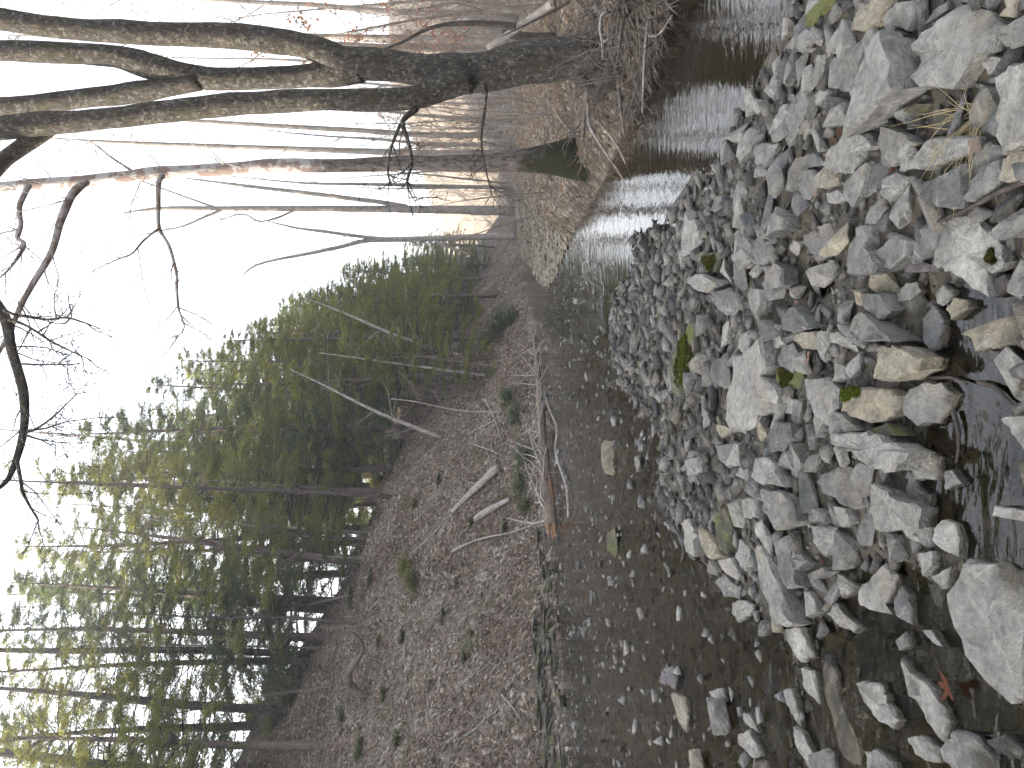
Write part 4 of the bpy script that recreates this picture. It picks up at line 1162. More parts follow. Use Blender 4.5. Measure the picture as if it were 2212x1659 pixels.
traced_tree('streamside_tree', 'big rough-barked tree dividing into several mossy stems on the right bank', bb, DB, [
    ('trunk', [(1320, 132, 130), (1275, 132, 100), (1234, 127, 94), (1140, 135, 90), (1060, 153, 86), (1008, 158, 92), (950, 160, 88), (900, 150, 74), (800, 140, 72), (729, 140, 76)], 0, .1),
    ('stem', [(760, 145, 60), (729, 128, 60), (660, 99, 54), (521, 80, 54), (382, 75, 50), (243, 68, 48), (104, 57, 46), (0, 41, 46), (-300, 0, 36), (-700, -70, 20)], .1, -.3),
    ('stem', [(780, 150, 60), (720, 160, 58), (660, 165, 52), (521, 172, 48), (420, 165, 52), (330, 145, 56), (243, 120, 46), (104, 113, 44), (0, 110, 44), (-350, 120, 34), (-700, 150, 20)], .1, .5),
    ('stem', [(430, 175, 40), (330, 195, 44), (243, 207, 42), (139, 217, 40), (0, 231, 38), (-250, 250, 30), (-600, 260, 16)], .2, .9),
    ('stem', [(1010, 170, 60), (940, 195, 56), (887, 212, 50), (760, 216, 47), (660, 216, 47), (521, 224, 48), (382, 238, 48), (243, 255, 45), (104, 266, 48), (0, 278, 50), (-300, 300, 40), (-700, 300, 22)], -.1, -.6),
    ('limb', [(110, 272, 34), (87, 290, 34), (40, 322, 34), (0, 355, 34), (-60, 430, 32), (-90, 520, 30), (-50, 605, 27), (7, 680, 24), (24, 750, 22), (42, 812, 20), (52, 861, 19), (52, 924, 17), (38, 983, 15), (17, 1035, 11), (-10, 1060, 8)], -.3, -1.4),
    ('bough', [(36, 990, 8), (45, 1040, 8), (52, 1070, 7), (83, 1125, 3)], -1.3, -1.4),
    ('bough', [(9, 670, 9), (35, 680, 6), (100, 690, 5), (149, 687, 5), (222, 712, 2)], -1.0, -1.1),
    ('bough', [(20, 690, 9), (60, 705, 6), (121, 743, 5), (201, 780, 2)], -1.0, -1.2),
    ('bough', [(48, 786, 5), (100, 788, 4), (170, 786, 2)], -1.1, -1.1),
    ('bough', [(58, 934, 6), (80, 925, 5), (115, 900, 4), (167, 850, 2)], -1.2, -1.3),
    ('bough', [(58, 930, 6), (100, 925, 4), (140, 912, 3), (215, 902, 2)], -1.2, -1.3),
    ('bough', [(56, 940, 6), (90, 950, 4), (145, 958, 2)], -1.2, -1.3),
    ('bough', [(900, 235, 14), (870, 262, 12), (880, 300, 8), (890, 350, 6), (880, 400, 4), (900, 440, 2)], -.2, -.6),
    ('bough', [(1052, 195, 6), (1046, 250, 6), (1040, 300, 5), (1046, 350, 4), (1062, 420, 3)], -.1, -.3),
    ('bough', [(865, 268, 8), (845, 320, 6), (838, 370, 5), (845, 400, 4)], -.3, -.6),
    ('root', [(1250, 170, 30), (1290, 200, 22), (1320, 190, 14), (1345, 215, 8)], -.2, -.5),
    ('root', [(1260, 90, 30), (1310, 60, 24), (1360, 50, 14), (1400, 70, 8)], -.3, -.7),
    ('root', [(1270, 130, 40), (1320, 120, 24), (1370, 130, 14), (1410, 150, 7)], -.4, -.8),
    ('knot', [(1040, 186, 22), (1046, 197, 14), (1050, 205, 5)], -.2, -.25),
], 'bark_lichen', (8, .9, .014, 2), 14, .18)
DS = 12.2
sb = at_d(1200, 345, DS); sb.z = ground_z(sb.x, sb.y)
traced_tree('sycamore_tree', 'straight tree with mossy foot, dark lower bark and flaking pink-white upper bark', sb, DS, [
    ('trunk', [(1275, 345, 100), (1235, 345, 92), (1205, 345, 78), (1165, 344, 60), (1110, 347, 48), (1060, 352, 41), (887, 353, 34), (713, 358, 30), (590, 358, 32), (486, 365, 28), (347, 373, 28), (243, 384, 26), (174, 391, 25), (69, 398, 23), (0, 403, 21), (-350, 425, 15), (-700, 440, 6)], 0, .2),
    ('bough', [(185, 392, 18), (165, 410, 18), (150, 430, 17), (130, 480, 16), (110, 548, 14), (62, 628, 12), (28, 698, 10), (0, 757, 8), (-40, 830, 5)], -.05, -1.2),
    ('bough', [(350, 380, 14), (343, 396, 11), (342, 444, 9), (344, 493, 8), (365, 531, 8), (378, 576, 7), (382, 601, 6), (385, 663, 5), (398, 708, 3), (376, 732, 2)], -.05, -.9),
    ('bough', [(62, 400, 14), (50, 425, 12), (42, 448, 11), (45, 486, 10), (38, 514, 10), (52, 531, 9), (25, 575, 5), (0, 600, 3)], -.05, -.7),
    ('bough', [(344, 493, 6), (310, 520, 5), (285, 548, 4), (255, 560, 3), (200, 585, 2)], -.4, -.8),
    ('bough', [(290, 372, 6), (240, 340, 5), (200, 310, 4), (150, 300, 2)], .1, .8),
], 'bark_sycamore', (12, 1.4, .015, 2), 16, .16)
def slim(name, label, d, pts, mat='bark_far', extra=(), tws=(12, 2.0, .022, 2)):
    b = hit(pts[0][0], pts[0][1]) if d is None else at_d(pts[0][0], pts[0][1], d)
    b.z = ground_z(b.x, b.y)
    return traced_tree(name, label, b, b.y, [('trunk', pts, 0, 0)] + [('bough', p, 0, -.5) for p in extra], mat, tws, 7, .08)
random.seed(51)
slim('bare_tree', 'slim pale tree just left of the sycamore with a fork low over water', 36, [(1112, 456, 22), (1000, 453, 19), (900, 452, 17), (768, 451, 14), (590, 450, 12), (480, 450, 10), (350, 450, 8), (260, 461, 3)], 'bark_far',
     [[(880, 447, 12), (820, 436, 10), (768, 430, 10), (650, 415, 9), (520, 400, 7), (403, 385, 3)], [(480, 452, 6), (440, 470, 5), (390, 490, 4), (340, 500, 3), (260, 520, 2)], [(640, 452, 5), (600, 470, 5), (560, 478, 4), (520, 462, 3), (455, 485, 2)], [(470, 450, 6), (400, 425, 4), (330, 400, 4), (250, 370, 2)]])
slim('bare_tree', 'pale forked tree standing alone by the stream bend, its foot sunlit', 42, [(1114, 511, 15), (1050, 511, 14), (950, 515, 13), (860, 517, 12), (790, 520, 10), (740, 532, 9), (680, 545, 8), (560, 570, 5), (520, 600, 2)], 'bark_pale',
     [[(845, 517, 9), (790, 512, 8), (700, 500, 7), (640, 492, 5), (570, 476, 2)], [(930, 514, 6), (960, 530, 5), (1010, 548, 3)]])
slim('bare_tree', 'tall thin tree behind the big trunk, third of the pale row', 30, [(1085, 290, 15), (1000, 292, 13), (900, 290, 12), (768, 281, 11), (600, 272, 10), (406, 260, 7), (250, 250, 3)], 'bark_far')
slim('bare_tree', 'tall thin tree between the big trunk and the sycamore', 26, [(1092, 330, 17), (1000, 332, 15), (900, 330, 14), (768, 326, 13), (600, 320, 11), (420, 314, 10), (250, 307, 7), (100, 298, 3)], 'bark_far')
slim('bare_tree', 'grey slender tree close on the far side of the sycamore', 48, [(1095, 405, 9), (950, 402, 8), (800, 398, 7), (650, 395, 5), (500, 380, 2)], 'bark_far')
slim('leaning_sapling', 'dark leaning sapling trunk beside the root tangle', 10.5, [(1115, 58, 18), (1060, 52, 13), (1000, 50, 11), (930, 60, 8), (860, 95, 6), (780, 120, 3)], 'bark_dark')

# ------------------------------------------------------------------ woods of the flood plain and far slope
random.seed(60)
PB = [proto_bare('bare_tree', 17, .12, .22, .35, 15, 8, 'bark_far'), proto_bare('bare_tree', 19, .14, .20, .45, 14, 8, 'bark_far'), proto_bare('bare_tree', 14, .09, .24, .30, 15, 8, 'bark_far'), proto_bare('bare_tree', 16, .11, .20, .40, 13, 8, 'bark_far')]
PS = [proto_bare('sapling', 4.2, .03, .36, .12, 14, 5, 'twig_brown', .12), proto_bare('sapling', 3.2, .022, .40, .08, 13, 5, 'twig_brown', .15), proto_bare('sapling', 5.0, .035, .32, .15, 14, 5, 'twig_brown', .12)]
used_b = {}
def place(protos, x, y, sc, label, cat, group, zoff=0.0, lean=0.0):
    p = random.choice(protos)
    o = p if p.name not in used_b else copy_tree(p); used_b[p.name] = 1
    o.location = (x, y, ground_z(x, y) + zoff); o.scale = (sc, sc, sc * random.uniform(.9, 1.1)); o.rotation_euler = (random.gauss(0, lean), random.gauss(0, lean), random.uniform(0, 6.28))
    tag(o, label, cat, group); return o
def pick(n, y0, y1, v0, v1, seed, test, sp, cell, limit):
    g = np.random.default_rng(seed); Y = g.uniform(y0, y1, n); Vp = g.uniform(v0, v1, n); X = (CYP - Vp) / F_PX * Y
    z, zone, s, q, b = terrain(X, Y); G = Grid(cell); out = []
    for k in range(n):
        if test(Y[k], Vp[k], zone[k], s[k], q[k]) and G.ok(X[k], Y[k], sp, 1.0):
            G.put(X[k], Y[k], sp); out.append((X[k], Y[k], Vp[k], s[k]))
            if len(out) >= limit: break
    return out
for x, y, v, s in pick(3000, 46, 150, -60, 470, 61, lambda Y, v, zn, s, q: zn == 2 and q > 2.5, 1.3, 6.0, 140):
    place(PB, x, y, random.uniform(.5, .85) if y > 80 else random.uniform(.6, .9), ('bare grey tree high on the sunlit far slope' if y > 110 else 'bare grey tree low on the sunlit far slope') if y > 80 else ('bare grey tree on the flat wooded bank behind the big tree' if v < 230 else 'bare grey tree on the flat wooded bank near the stream bend'), 'tree', 'bare trees of the far woods')
for x, y, v, s in pick(2500, 12.5, 48, -40, 485, 62, lambda Y, v, zn, s, q: zn == 2 and q > .8 and not (17 < Y < 36 and q < 2.2), .62, 3.0, 78):
    place(PS, x, y, random.uniform(.55, 1.0), 'twiggy brown sapling on the low bank behind the big tree' if v < 240 else 'twiggy brown sapling on the low bank around the sycamore', 'sapling', 'saplings on the wooded bank', -.05, .12)
for x, y, v, s in pick(4000, 22, 62, 560, 1500, 63, lambda Y, v, zn, s, q: zn == 1 and 1.5 < s < 17 and not (v > 960 and s < 9.5), .8, 3.0, 90):
    if s > 9 and random.random() < .4: place(PB, x, y, random.uniform(.45, .75), 'bare twiggy tree among the ridge hemlocks' if v > 900 else 'bare twiggy tree among the hemlocks near the bend', 'tree', 'bare trees among the hemlocks', -.1, .12)
    else: place(PS, x, y, random.uniform(.6, 1.1), 'bare brown sapling on the brushy slope near the bend' if v < 800 else 'bare brown sapling among the leaning dead trees' if v < 960 else 'bare brown sapling along the ridge crest', 'sapling', 'saplings on the hillside', -.05, .2)
for vx, d_ in [(-150, 17), (-60, 22), (40, 28), (110, 24), (200, 30), (-230, 21), (-20, 33), (150, 36), (260, 38), (310, 33), (90, 19)]:
    P_ = at_d(1085, vx, d_); place(PB, P_.x, P_.y, random.uniform(.75, 1.0), 'tall bare twiggy tree close behind the big streamside tree', 'tree', 'bare trees behind the streamside tree', -.1, .03)
# beech saplings that kept their pink-brown leaves
random.seed(61)
def beech_proto(h, nl, seed):
    root = empty('beech_sapling', (0, 0, 0)); rng = np.random.default_rng(seed)
    tr, br = bare_tree_parts(h, .03, .38, .15, 13, 5, .1)
    tr.build('trunk', M['twig_brown'], root); br.build('branches', M['twig_brown'], root)
    Vb = np.concatenate(br.v); ix = rng.choice(len(Vb), nl)
    C = Vb[ix] + rng.normal(size=(nl, 3)) * .05
    Vl, Fl = leaf_quads(C, rng.uniform(.06, .11, nl), None, .5, rng)
    obj('leaves', make_mesh('leaves', Vl, Fl, M['beech_leaf'], False), root)
    return root
PBe = [beech_proto(5.0, 420, 1), beech_proto(4.0, 380, 2)]
for i, (x, y, d) in enumerate([(1085, 20, 15), (1080, 75, 17), (1085, 110, 22), (1080, 250, 18), (1085, 290, 24), (1085, 40, 26), (1085, 190, 27), (1085, 5, 12.5)]):
    P_ = at_d(x, y, d)
    place(PBe, P_.x, P_.y, random.uniform(.8, 1.15), 'beech sapling holding pink-brown dead leaves behind the big tree', 'sapling', 'beech saplings on the right bank', -.05)
P_ = hit(1110, 775)
o = place(PBe, P_.x, P_.y, .55, 'small beech with orange-brown leaves by the fallen log', 'sapling', None)
def drop_tree(o):
    for ch in list(o.children): drop_tree(ch)
    bpy.data.objects.remove(o)
for k_, (p, _h0) in enumerate(PROTO_H):
    if not used_h[k_]: drop_tree(p)
for p in PB + PS + PBe:
    if p.name not in used_b: drop_tree(p)

# ------------------------------------------------------------------ rock ledge at the foot of the slope
random.seed(70)
def slab_mesh(seed):
    rr = random.Random(seed); bm = bmesh.new(); bmesh.ops.create_cube(bm, size=1.0)
    bmesh.ops.subdivide_edges(bm, edges=[e for e in bm.edges if abs(e.verts[0].co.x - e.verts[1].co.x) > .5], cuts=2)
    for v in bm.verts: v.co += Vector((rr.uniform(-.09, .09), rr.uniform(-.13, .13), rr.uniform(-.12, .12)))
    bmesh.ops.recalc_face_normals(bm, faces=bm.faces)
    me = bpy.data.meshes.new('slab'); bm.to_mesh(me); bm.free(); me.materials.append(M['rock_ledge']); return me
SLABS = [slab_mesh(i) for i in range(10)]
def ledge(p0, p1, layers, th, label, mossy=0):
    p0, p1 = Vector((*p0, 0)), Vector((*p1, 0)); d = (p1 - p0); L = d.length; d.normalize(); nrm = Vector((-d.y, d.x, 0)); az = math.atan2(d.y, d.x)
    root = empty('rock_ledge', p0 + Vector((0, 0, 0)))
    for k in range(layers):
        u = -random.random() * .4
        while u < L:
            w = random.uniform(.35, 1.1); c = p0 + d * (u + w / 2)
            # follow the real foot of the slope
            ss = np.linspace(-1.2, 1.6, 60); XX = c.x + nrm.x * ss; YY = c.y + nrm.y * ss
            zt = terrain(XX, YY)[0]; m = np.where(zt > 0.10)[0]; off = ss[m[0]] if len(m) else 0
            c = c + nrm * (off + .30 + .035 * k + random.uniform(-.10, .07))
            if random.random() < .9:
                o = obj('slab', random.choice(SLABS), root, (c.x - root.location.x, c.y - root.location.y, -.03 + th * (k + .5)))
                o.scale = (w * 1.02, random.uniform(.6, .8), th * random.uniform(.85, 1.1)); o.rotation_euler = (random.gauss(0, .03), random.gauss(0, .03), az + random.gauss(0, .09))
            u += w
    tag(root, label, 'rock ledge'); return root
ledge((-9.9, 15.1), (-6.3, 20.5), 9, .078, 'low layered rock ledge at the waterline under the bare slope')
ledge((-5.9, 21.2), (-4.6, 23.2), 5, .08, 'short crumbling layered outcrop beside the broken end of the fallen log')

# ------------------------------------------------------------------ wood lying on the slope and along the water
def wood(name, label, P, W, mat, cat, stubs=0, stub_len=1.0, end=None, group=None, sides=8, stub_mat=None):
    """P: world points, W: radii"""
    n = max(8, len(P) * 4); sp = spline([(*p, w) for p, w in zip(P, W)], n)
    org = Vector(sp[0][:3]); root = empty(name, org) if (stubs or end) else None
    mb = MB(); pts = [Vector(q[:3]) - org for q in sp]; rr = [max(q[3], .002) for q in sp]
    mb.tube([tuple(p) for p in pts], rr, sides + (4 if max(rr) > .06 else 0), True, .30 if max(rr) > .06 else .14)
    if root is None:
        o = obj(name, make_mesh(name, np.concatenate(mb.v), mb.f, M[mat]), None, org); tag(o, label, cat, group); return o
    mb.build('bole', M[mat], root)
    for k in range(stubs):
        i = random.randrange(2, n - 1); dd = side_dir(pts[i] - pts[i - 1], R(random.uniform(45, 85)))
        if dd.z < 0: dd.z = -dd.z * .5
        L = stub_len * random.uniform(.4, 1.1); q = wander(pts[i], dd, L, 5, .2, -.04)
        b_ = MB(); b_.tube(q, [max(rr[i] * .28 * (1 - .8 * m / 5), .006) for m in range(6)], 5, True)
        twigs(b_, q, .008, L * .35, 3, 0)
        b_.build('branch', M[stub_mat or mat], root)
    if end:
        e = MB(); i0 = int(n * end)
        for k in range(7):
            a_ = random.uniform(0, 6.28); off = Vector((math.cos(a_), math.sin(a_) * .4, math.sin(a_))) * rr[0] * .55
            e.tube([pts[i0] + off, pts[i0 // 2] + off * 1.1, pts[0] + off * .9 - (pts[3] - pts[0]).normalized() * random.uniform(.1, .5)], [rr[0] * .5, rr[0] * .42, rr[0] * .08], 5, True, .2)
        e.build('broken_end', M['raw_wood'], root)
    tag(root, label, cat, group); return root
random.seed(71)
wood('fallen_log', 'long fallen tree lying along the far water edge, broken end reddish', [at_d(1190, 1133, 20.0), at_d(1184, 1080, 20.8), at_d(1175, 990, 22.4), at_d(1169, 900, 24.2), at_d(1162, 800, 26.0), at_d(1152, 722, 27.2)], [.18, .17, .15, .12, .09, .04], 'log_bark', 'log', 34, 2.0, .30, stub_mat='dead_wood')
wood('driftwood_branch', 'bent grey driftwood branch stranded in the riffle before the log', [at_z(x, y, .07) for x, y in [(1228, 1118), (1224, 1052), (1207, 1000), (1200, 965), (1203, 924), (1186, 882), (1175, 844)]], [.03, .036, .04, .036, .03, .024, .012], 'dead_wood', 'branch', 6, .7)
def on_slope(pts, lift=.1):
    out = []
    for x, y in pts:
        h_ = hit(x, y); out.append(Vector((h_.x, h_.y, h_.z + lift)))
    return out
wood('slope_log', 'grey weathered log pointing down the slope above the fallen tree', on_slope([(984, 1106), (1030, 1060), (1085, 1008)], .14), [.07, .12, .13], 'dead_wood', 'log', 4, .8)
wood('slope_log', 'flat pale splintered log by the foot of the slope', on_slope([(1033, 1121), (1070, 1100), (1108, 1078)], .10), [.10, .11, .06], 'dead_wood', 'log', 2, .5)
wood('fallen_branch', 'thin pale branch resting on leaves with a dark butt end', on_slope([(985, 1190), (1040, 1165), (1110, 1150), (1165, 1130)], .08), [.05, .035, .025, .015], 'dead_wood', 'branch', 2, .5)
wood('fallen_pole', 'slanting broken pole below the stout crest trunks', [hit(640, 1330) + Vector((0, 0, .3)), hit(690, 1270) + Vector((0, 0, .5)), hit(720, 1215) + Vector((0, 0, .9))], [.09, .09, .07], 'bark_hemlock', 'log', 3, .6)
for k, (a, b, w) in enumerate([((1085, 900), (1020, 935), .03), ((1050, 860), (1090, 950), .035), ((1030, 960), (1090, 985), .03), ((900, 1190), (960, 1130), .03), ((940, 1330), (985, 1290), .025), ((1000, 1480), (1050, 1430), .025), ((880, 1450), (905, 1400), .03), ((1090, 1500), (1135, 1560), .025), ((800, 1320), (850, 1260), .035), ((1010, 1590), (1060, 1545), .025)]):
    wood('fallen_branch', 'thin fallen branch lying on the leafy slope', on_slope([a, ((a[0] + b[0]) / 2 + 4, (a[1] + b[1]) / 2), b], .06), [w, w * .8, w * .4], 'dead_wood', 'branch', 2, .5, group='branches on the slope')
sn = [(800, 1504, 3), (779, 1502, 15), (760, 1484, 19), (752, 1458, 15), (769, 1430, 11), (784, 1406, 8), (780, 1387, 8), (765, 1372, 8), (755, 1364, 2)]
hs = hit(790, 1490)
wood('snag', 'twisted pale snag with a rotten orange base curling off the bare slope', [at_d(x, y, hs.y - .25 - .012 * abs(1490 - y)) for x, y, w in sn], [px(w, hs.y) / 2 for x, y, w in sn], 'bark_grey', 'snag', 3, .4, .45)
# ------------------------------------------------------------------ evergreen bushes and ferns on the slope
random.seed(72)
def bush_proto(seed, mat):
    random.seed(seed); rng = np.random.default_rng(seed); root = empty('evergreen_bush', (0, 0, 0)); br = MB(); C = []; SZ = []
    for k in range(34):
        az = random.uniform(0, 6.28); el = random.uniform(.1, 1.3)
        q = wander((random.gauss(0, .12), random.gauss(0, .12), 0), (math.cos(az) * math.cos(el), math.sin(az) * math.cos(el), math.sin(el)), random.uniform(.6, 1.1), 5, .12, 0, .2)
        br.tube(q, [.014 * (1 - .8 * m / 5) for m in range(6)], 3, False)
        for m in range(16):
            t = .2 + .8 * random.random(); i = min(int(t * 5), 4); p = q[i].lerp(q[i + 1], t * 5 - i); dr = side_dir(q[i + 1] - q[i], R(50)); l2 = random.uniform(.12, .34); tl = rng.random(8)
            C.append(np.array(p)[None] + np.array(dr)[None] * (tl * l2)[:, None] + rng.normal(size=(8, 3)) * .03); SZ.append(rng.uniform(.05, .12, 8))
    C = np.concatenate(C); SZ = np.concatenate(SZ); Vl, Fl = leaf_quads(C, SZ, np.tile([[0, 0, 1.0]], (len(C), 1)), .4, rng)
    br.build('stems', M['bark_dark'], root); obj('foliage', make_mesh('foliage', Vl, Fl, M[mat], False), root); return root
BU = [bush_proto(1, 'needles'), bush_proto(2, 'needles_dark'), bush_proto(3, 'fern')]
ub = [0, 0, 0]
random.seed(73)
def bush(x, y, rpx, label, pi=None, group=None, lift=0):
    pi = random.randrange(2) if pi is None else pi; h_ = hit(x, y); o = BU[pi] if ub[pi] == 0 else copy_tree(BU[pi]); ub[pi] += 1
    sc = px(rpx, h_.y) * 1.35; o.location = (h_.x, h_.y, h_.z - .05 + lift); o.scale = (sc, sc, sc * (random.uniform(.75, 1.0) if pi < 2 else .4)); o.rotation_euler = (random.gauss(0, .1), random.gauss(0, .1), random.uniform(0, 6.28)); tag(o, label, 'bush', group)
bush(1090, 712, 40, 'large dark evergreen bush beside the stream bend', 1)
bush(1060, 735, 26, 'small dark evergreen bush touching the larger one at the bend', 1)
bush(1110, 690, 30, 'low evergreen bush right at the water by the bend', 1)
for x, y, r in [(560, 1440, 46), (600, 1475, 52), (560, 1530, 50), (480, 1490, 44), (520, 1570, 48), (440, 1540, 44), (600, 1560, 36), (640, 1500, 34), (480, 1620, 46)]:
    bush(x, y, r, 'dense green bush at the top left of the bare slope', None, 'bushes at the slope top')
for x, y, r in [(690, 1110, 40), (720, 1140, 38), (740, 1085, 40), (790, 1060, 44), (830, 1030, 34), (800, 990, 36), (860, 985, 26), (760, 1180, 26), (700, 1200, 34)]:
    bush(x, y, r, 'green evergreen bush under the stout crest trunk', None, 'bushes below the crest trunks')
for x, y, r in [(900, 1250, 30), (880, 1225, 24)]:
    bush(x, y, r, 'isolated green bush in the middle of the bare slope', 0, 'bushes on the bare slope')
for x, y, r in [(1140, 985, 34), (1130, 1050, 30), (1120, 900, 26), (1140, 1100, 24), (1100, 860, 26)]:
    bush(x, y, r, 'dark low bush behind the fallen log', 1, 'bushes behind the fallen log')
for x, y, r in [(960, 1330, 20), (1018, 1372, 16), (870, 1380, 22), (1000, 1420, 16), (830, 1500, 26), (930, 1480, 14), (1020, 1130, 16), (985, 1262, 14), (820, 1390, 18), (1090, 1140, 20), (760, 1290, 22), (900, 1090, 20), (950, 1040, 18), (800, 1250, 20), (1040, 1290, 12), (860, 1600, 26), (780, 1620, 30), (740, 1560, 30)]:
    bush(x, y, r, 'small green fern clump on the leaf-covered slope', 2, 'ferns on the slope')
# ------------------------------------------------------------------ twigs strewn about (too many to count)
random.seed(74)
tw = MB(); n = 4200
Yd = 15 + 42 * RNG.random(n) ** 1.6; Xd = -0.6 * Yd + RNG.random(n) * 0.75 * Yd
P, N, zone, s_, q_ = surf(Xd, Yd)
for k in range(n):
    if zone[k] != 1 or s_[k] < .3 or s_[k] > 13: continue
    nn = Vector(N[k]); d = side_dir(nn, R(random.uniform(70, 92))); L = random.uniform(.25, 1.1); r = random.uniform(.005, .014)
    q = wander(Vector(P[k]) + nn * .03, d, L, 3, .18); tw.tube(q, [r, r * .8, r * .6, r * .3], 3, False)
tag(tw.build('slope_twigs', M['dead_wood'], None), 'thin pale twigs scattered over the leafy slope', 'twigs', None, 'stuff')
tw = MB()
for k in range(900):
    x = random.uniform(1180, 1450); y = random.uniform(-20, 470) if x < 1300 else random.uniform(-20, 250)
    q_hit = hit(x, y, 4)
    z_, zn_, s0, q0, b0 = terrain(np.array([q_hit.x]), np.array([q_hit.y]))
    if q0[0] < -.25 or q0[0] > 3: continue
    d = Vector((random.gauss(-.5, .6), random.gauss(-.5, .6), random.gauss(.1, .45))); L = random.uniform(.2, .9); r = random.uniform(.004, .012)
    q = wander(q_hit + Vector((0, 0, .03)), d, L, 4, .22, -.05); tw.tube(q, [r, r * .9, r * .7, r * .5, r * .3], 3, False)
tag(tw.build('root_tangle', M['twig_brown'], None), 'tangle of thin exposed roots and twigs on the undercut bank', 'roots', None, 'stuff')
random.seed(75)
def stick(label, pts, d, mat='twig_brown', group=None, dd=0.0, name='driftwood_stick'):
    n = len(pts); wood(name, label, [at_d(x, y, d + dd * k / (n - 1)) for k, (x, y, w) in enumerate(pts)], [px(w, d) / 2 for x, y, w in pts], mat, 'stick', 0, group=group, sides=6)
stick('thick dead trunk leaning behind the foot of the big tree', [(1195, 5, 18), (1175, 21, 17), (1110, 66, 16), (1053, 104, 13)], 10.8, 'dead_wood', None, .5, 'leaning_snag')
stick('forked pale stick slanting into the pool from the bank', [(1310, -5, 11), (1360, 30, 10), (1428, 76, 7)], 7.9, 'dead_wood')
stick('long thin stick hanging over the dark pool', [(1404, -5, 8), (1393, 114, 7), (1387, 243, 3)], 7.4, 'dead_wood')
stick('pale stick dipping from the roots into the pool', [(1334, 160, 10), (1340, 230, 8), (1350, 300, 3)], 8.6, 'twig_brown')
stick('grey log lying along the bank between the two big trees', [(1272, 175, 14), (1264, 230, 12), (1258, 305, 8)], 9.6, 'bark_grey', None, .6)
stick('thin arched stem leaning out past the sycamore foot', [(1209, 357, 4), (1225, 420, 3), (1243, 470, 2)], 12.5, 'dead_wood', None, 2)
stick('dark straight pole standing on the bank behind the big tree', [(1210, 82, 20), (1140, 80, 19), (1085, 70, 18)], 11.5, 'bark_dark')
for k in range(22):
    x = random.uniform(1230, 1410); y = random.uniform(0, 330) if x < 1310 else random.uniform(0, 210)
    h_ = hit(x, y, 4); L = random.uniform(.5, 1.3)
    q = wander(h_ + Vector((0, 0, .08)), (random.gauss(-.4, .6), random.gauss(-.5, .5), random.gauss(.15, .4)), L, 4, .15, -.06)
    wood('driftwood_stick', 'stick caught in the root tangle of the undercut bank', [tuple(p) for p in q], [.022, .02, .017, .012, .006], random.choice(('twig_brown', 'dead_wood', 'bark_grey')), 'stick', 0, group='sticks in the root tangle', sides=5)
# ------------------------------------------------------------------ pale shingle across the stream
gs = np.random.default_rng(76); n = 5000
Yd = 17 + 22 * gs.random(n); Xd = 2.0 + 0.14 * (Yd - 17) + 4.2 * gs.random(n)
P, N, zone, s_, q_ = surf(Xd, Yd)
VV, FF, c_ = [], [], 0
for k in range(n):
    if not (zone[k] == 2 and q_[k] < 3.0) and not (zone[k] == 0 and q_[k] > -.5): continue
    r = random.uniform(.04, .11); Vp, Fp = PRO_LO[random.randrange(len(PRO_LO))]
    rz = random.uniform(0, 6.28); Mz = np.array([[math.cos(rz), -math.sin(rz), 0], [math.sin(rz), math.cos(rz), 0], [0, 0, .8]])
    VV.append(Vp @ Mz.T * r + P[k] + [0, 0, .25 * r]); FF.append(Fp + c_); c_ += len(Vp)
tag(obj('shingle', make_mesh('shingle', np.concatenate(VV), np.concatenate(FF), M['shingle'], False)), 'pale tan shingle spit across the stream below the sycamore', 'shingle', None, 'stuff')
# boulders standing in the riffle
def hull_boulder(x, y, sx, sy, sz, mat, label, pi, rz=0.0, z0=None):
    p = at_z(x, y, 0); o = obj('boulder', hi_mesh(pi, mat), None, (p.x, p.y, z0 if z0 is not None else .02)); o.scale = (sx, sy, sz); o.rotation_euler = (0, 0, rz); tag(o, label, 'rock'); return o
hull_boulder(1326, 987, .27, .2, .30, 'rock_tan', 'tan blocky boulder standing alone in the riffle', 3, .2, .05)
mb_ = hull_boulder(1334, 1176, .25, .2, .20, 'rock_olive', 'mossy-topped boulder in the dark shallows', 5, .1, .03)
hull_boulder(1390, 955, .13, .10, .10, 'rock_grey', 'grey wet stone between the tan boulder and the bar', 1, .8)
hull_boulder(1385, 1000, .12, .1, .11, 'rock_pale', 'small pale stone just bar-side of the tan boulder', 2, .3)
# ------------------------------------------------------------------ moss, leaves, grass and sticks on the bar
random.seed(77)
def by_label(start): return next(o for o in rock_objs if o['label'].startswith(start))
def moss_patch(rock, reg, cx, cy, wx, wy, mat, tuft=.012):
    """cushion of moss lying on the rock's own top faces"""
    D = disp(reg, [(cx - wx, cy - wy), (cx + wx, cy + wy), (cx, cy)])
    me = rock.data; dep = []
    o0 = Vector(rock.location); rng = np.random.default_rng(int(cx))
    pts = []; nrm = []
    me.calc_loop_triangles()
    from mathutils.bvhtree import BVHTree
    bv = BVHTree.FromPolygons([v.co for v in me.vertices], [list(p.vertices) for p in me.polygons])
    for k in range(900):
        a_ = rng.uniform(0, 6.283); r_ = math.sqrt(rng.random()) * (0.75 + .25 * math.sin(a_ * 3 + cx))
        X_, Y_ = disp(reg, [(cx + wx * r_ * math.cos(a_), cy + wy * r_ * math.sin(a_))])[0]
        rd = ray(X_, Y_).normalized(); h_ = bv.ray_cast(EYE - o0, rd)
        if h_[0] is None: continue
        pts.append(tuple(h_[0] + h_[1] * .004)); nrm.append(tuple(h_[1]))
    if not pts: return
    Vl, Fl = leaf_quads(np.array(pts), rng.uniform(tuft, tuft * 2.2, len(pts)), np.array(nrm) + rng.normal(size=(len(pts), 3)) * .5, .7, rng)
    o = obj('moss_patch', make_mesh('moss_patch', Vl, Fl, M[mat], False), rock)
moss_patch(by_label('pale oblong'), 'F', 1120, 860, 75, 65, 'moss')
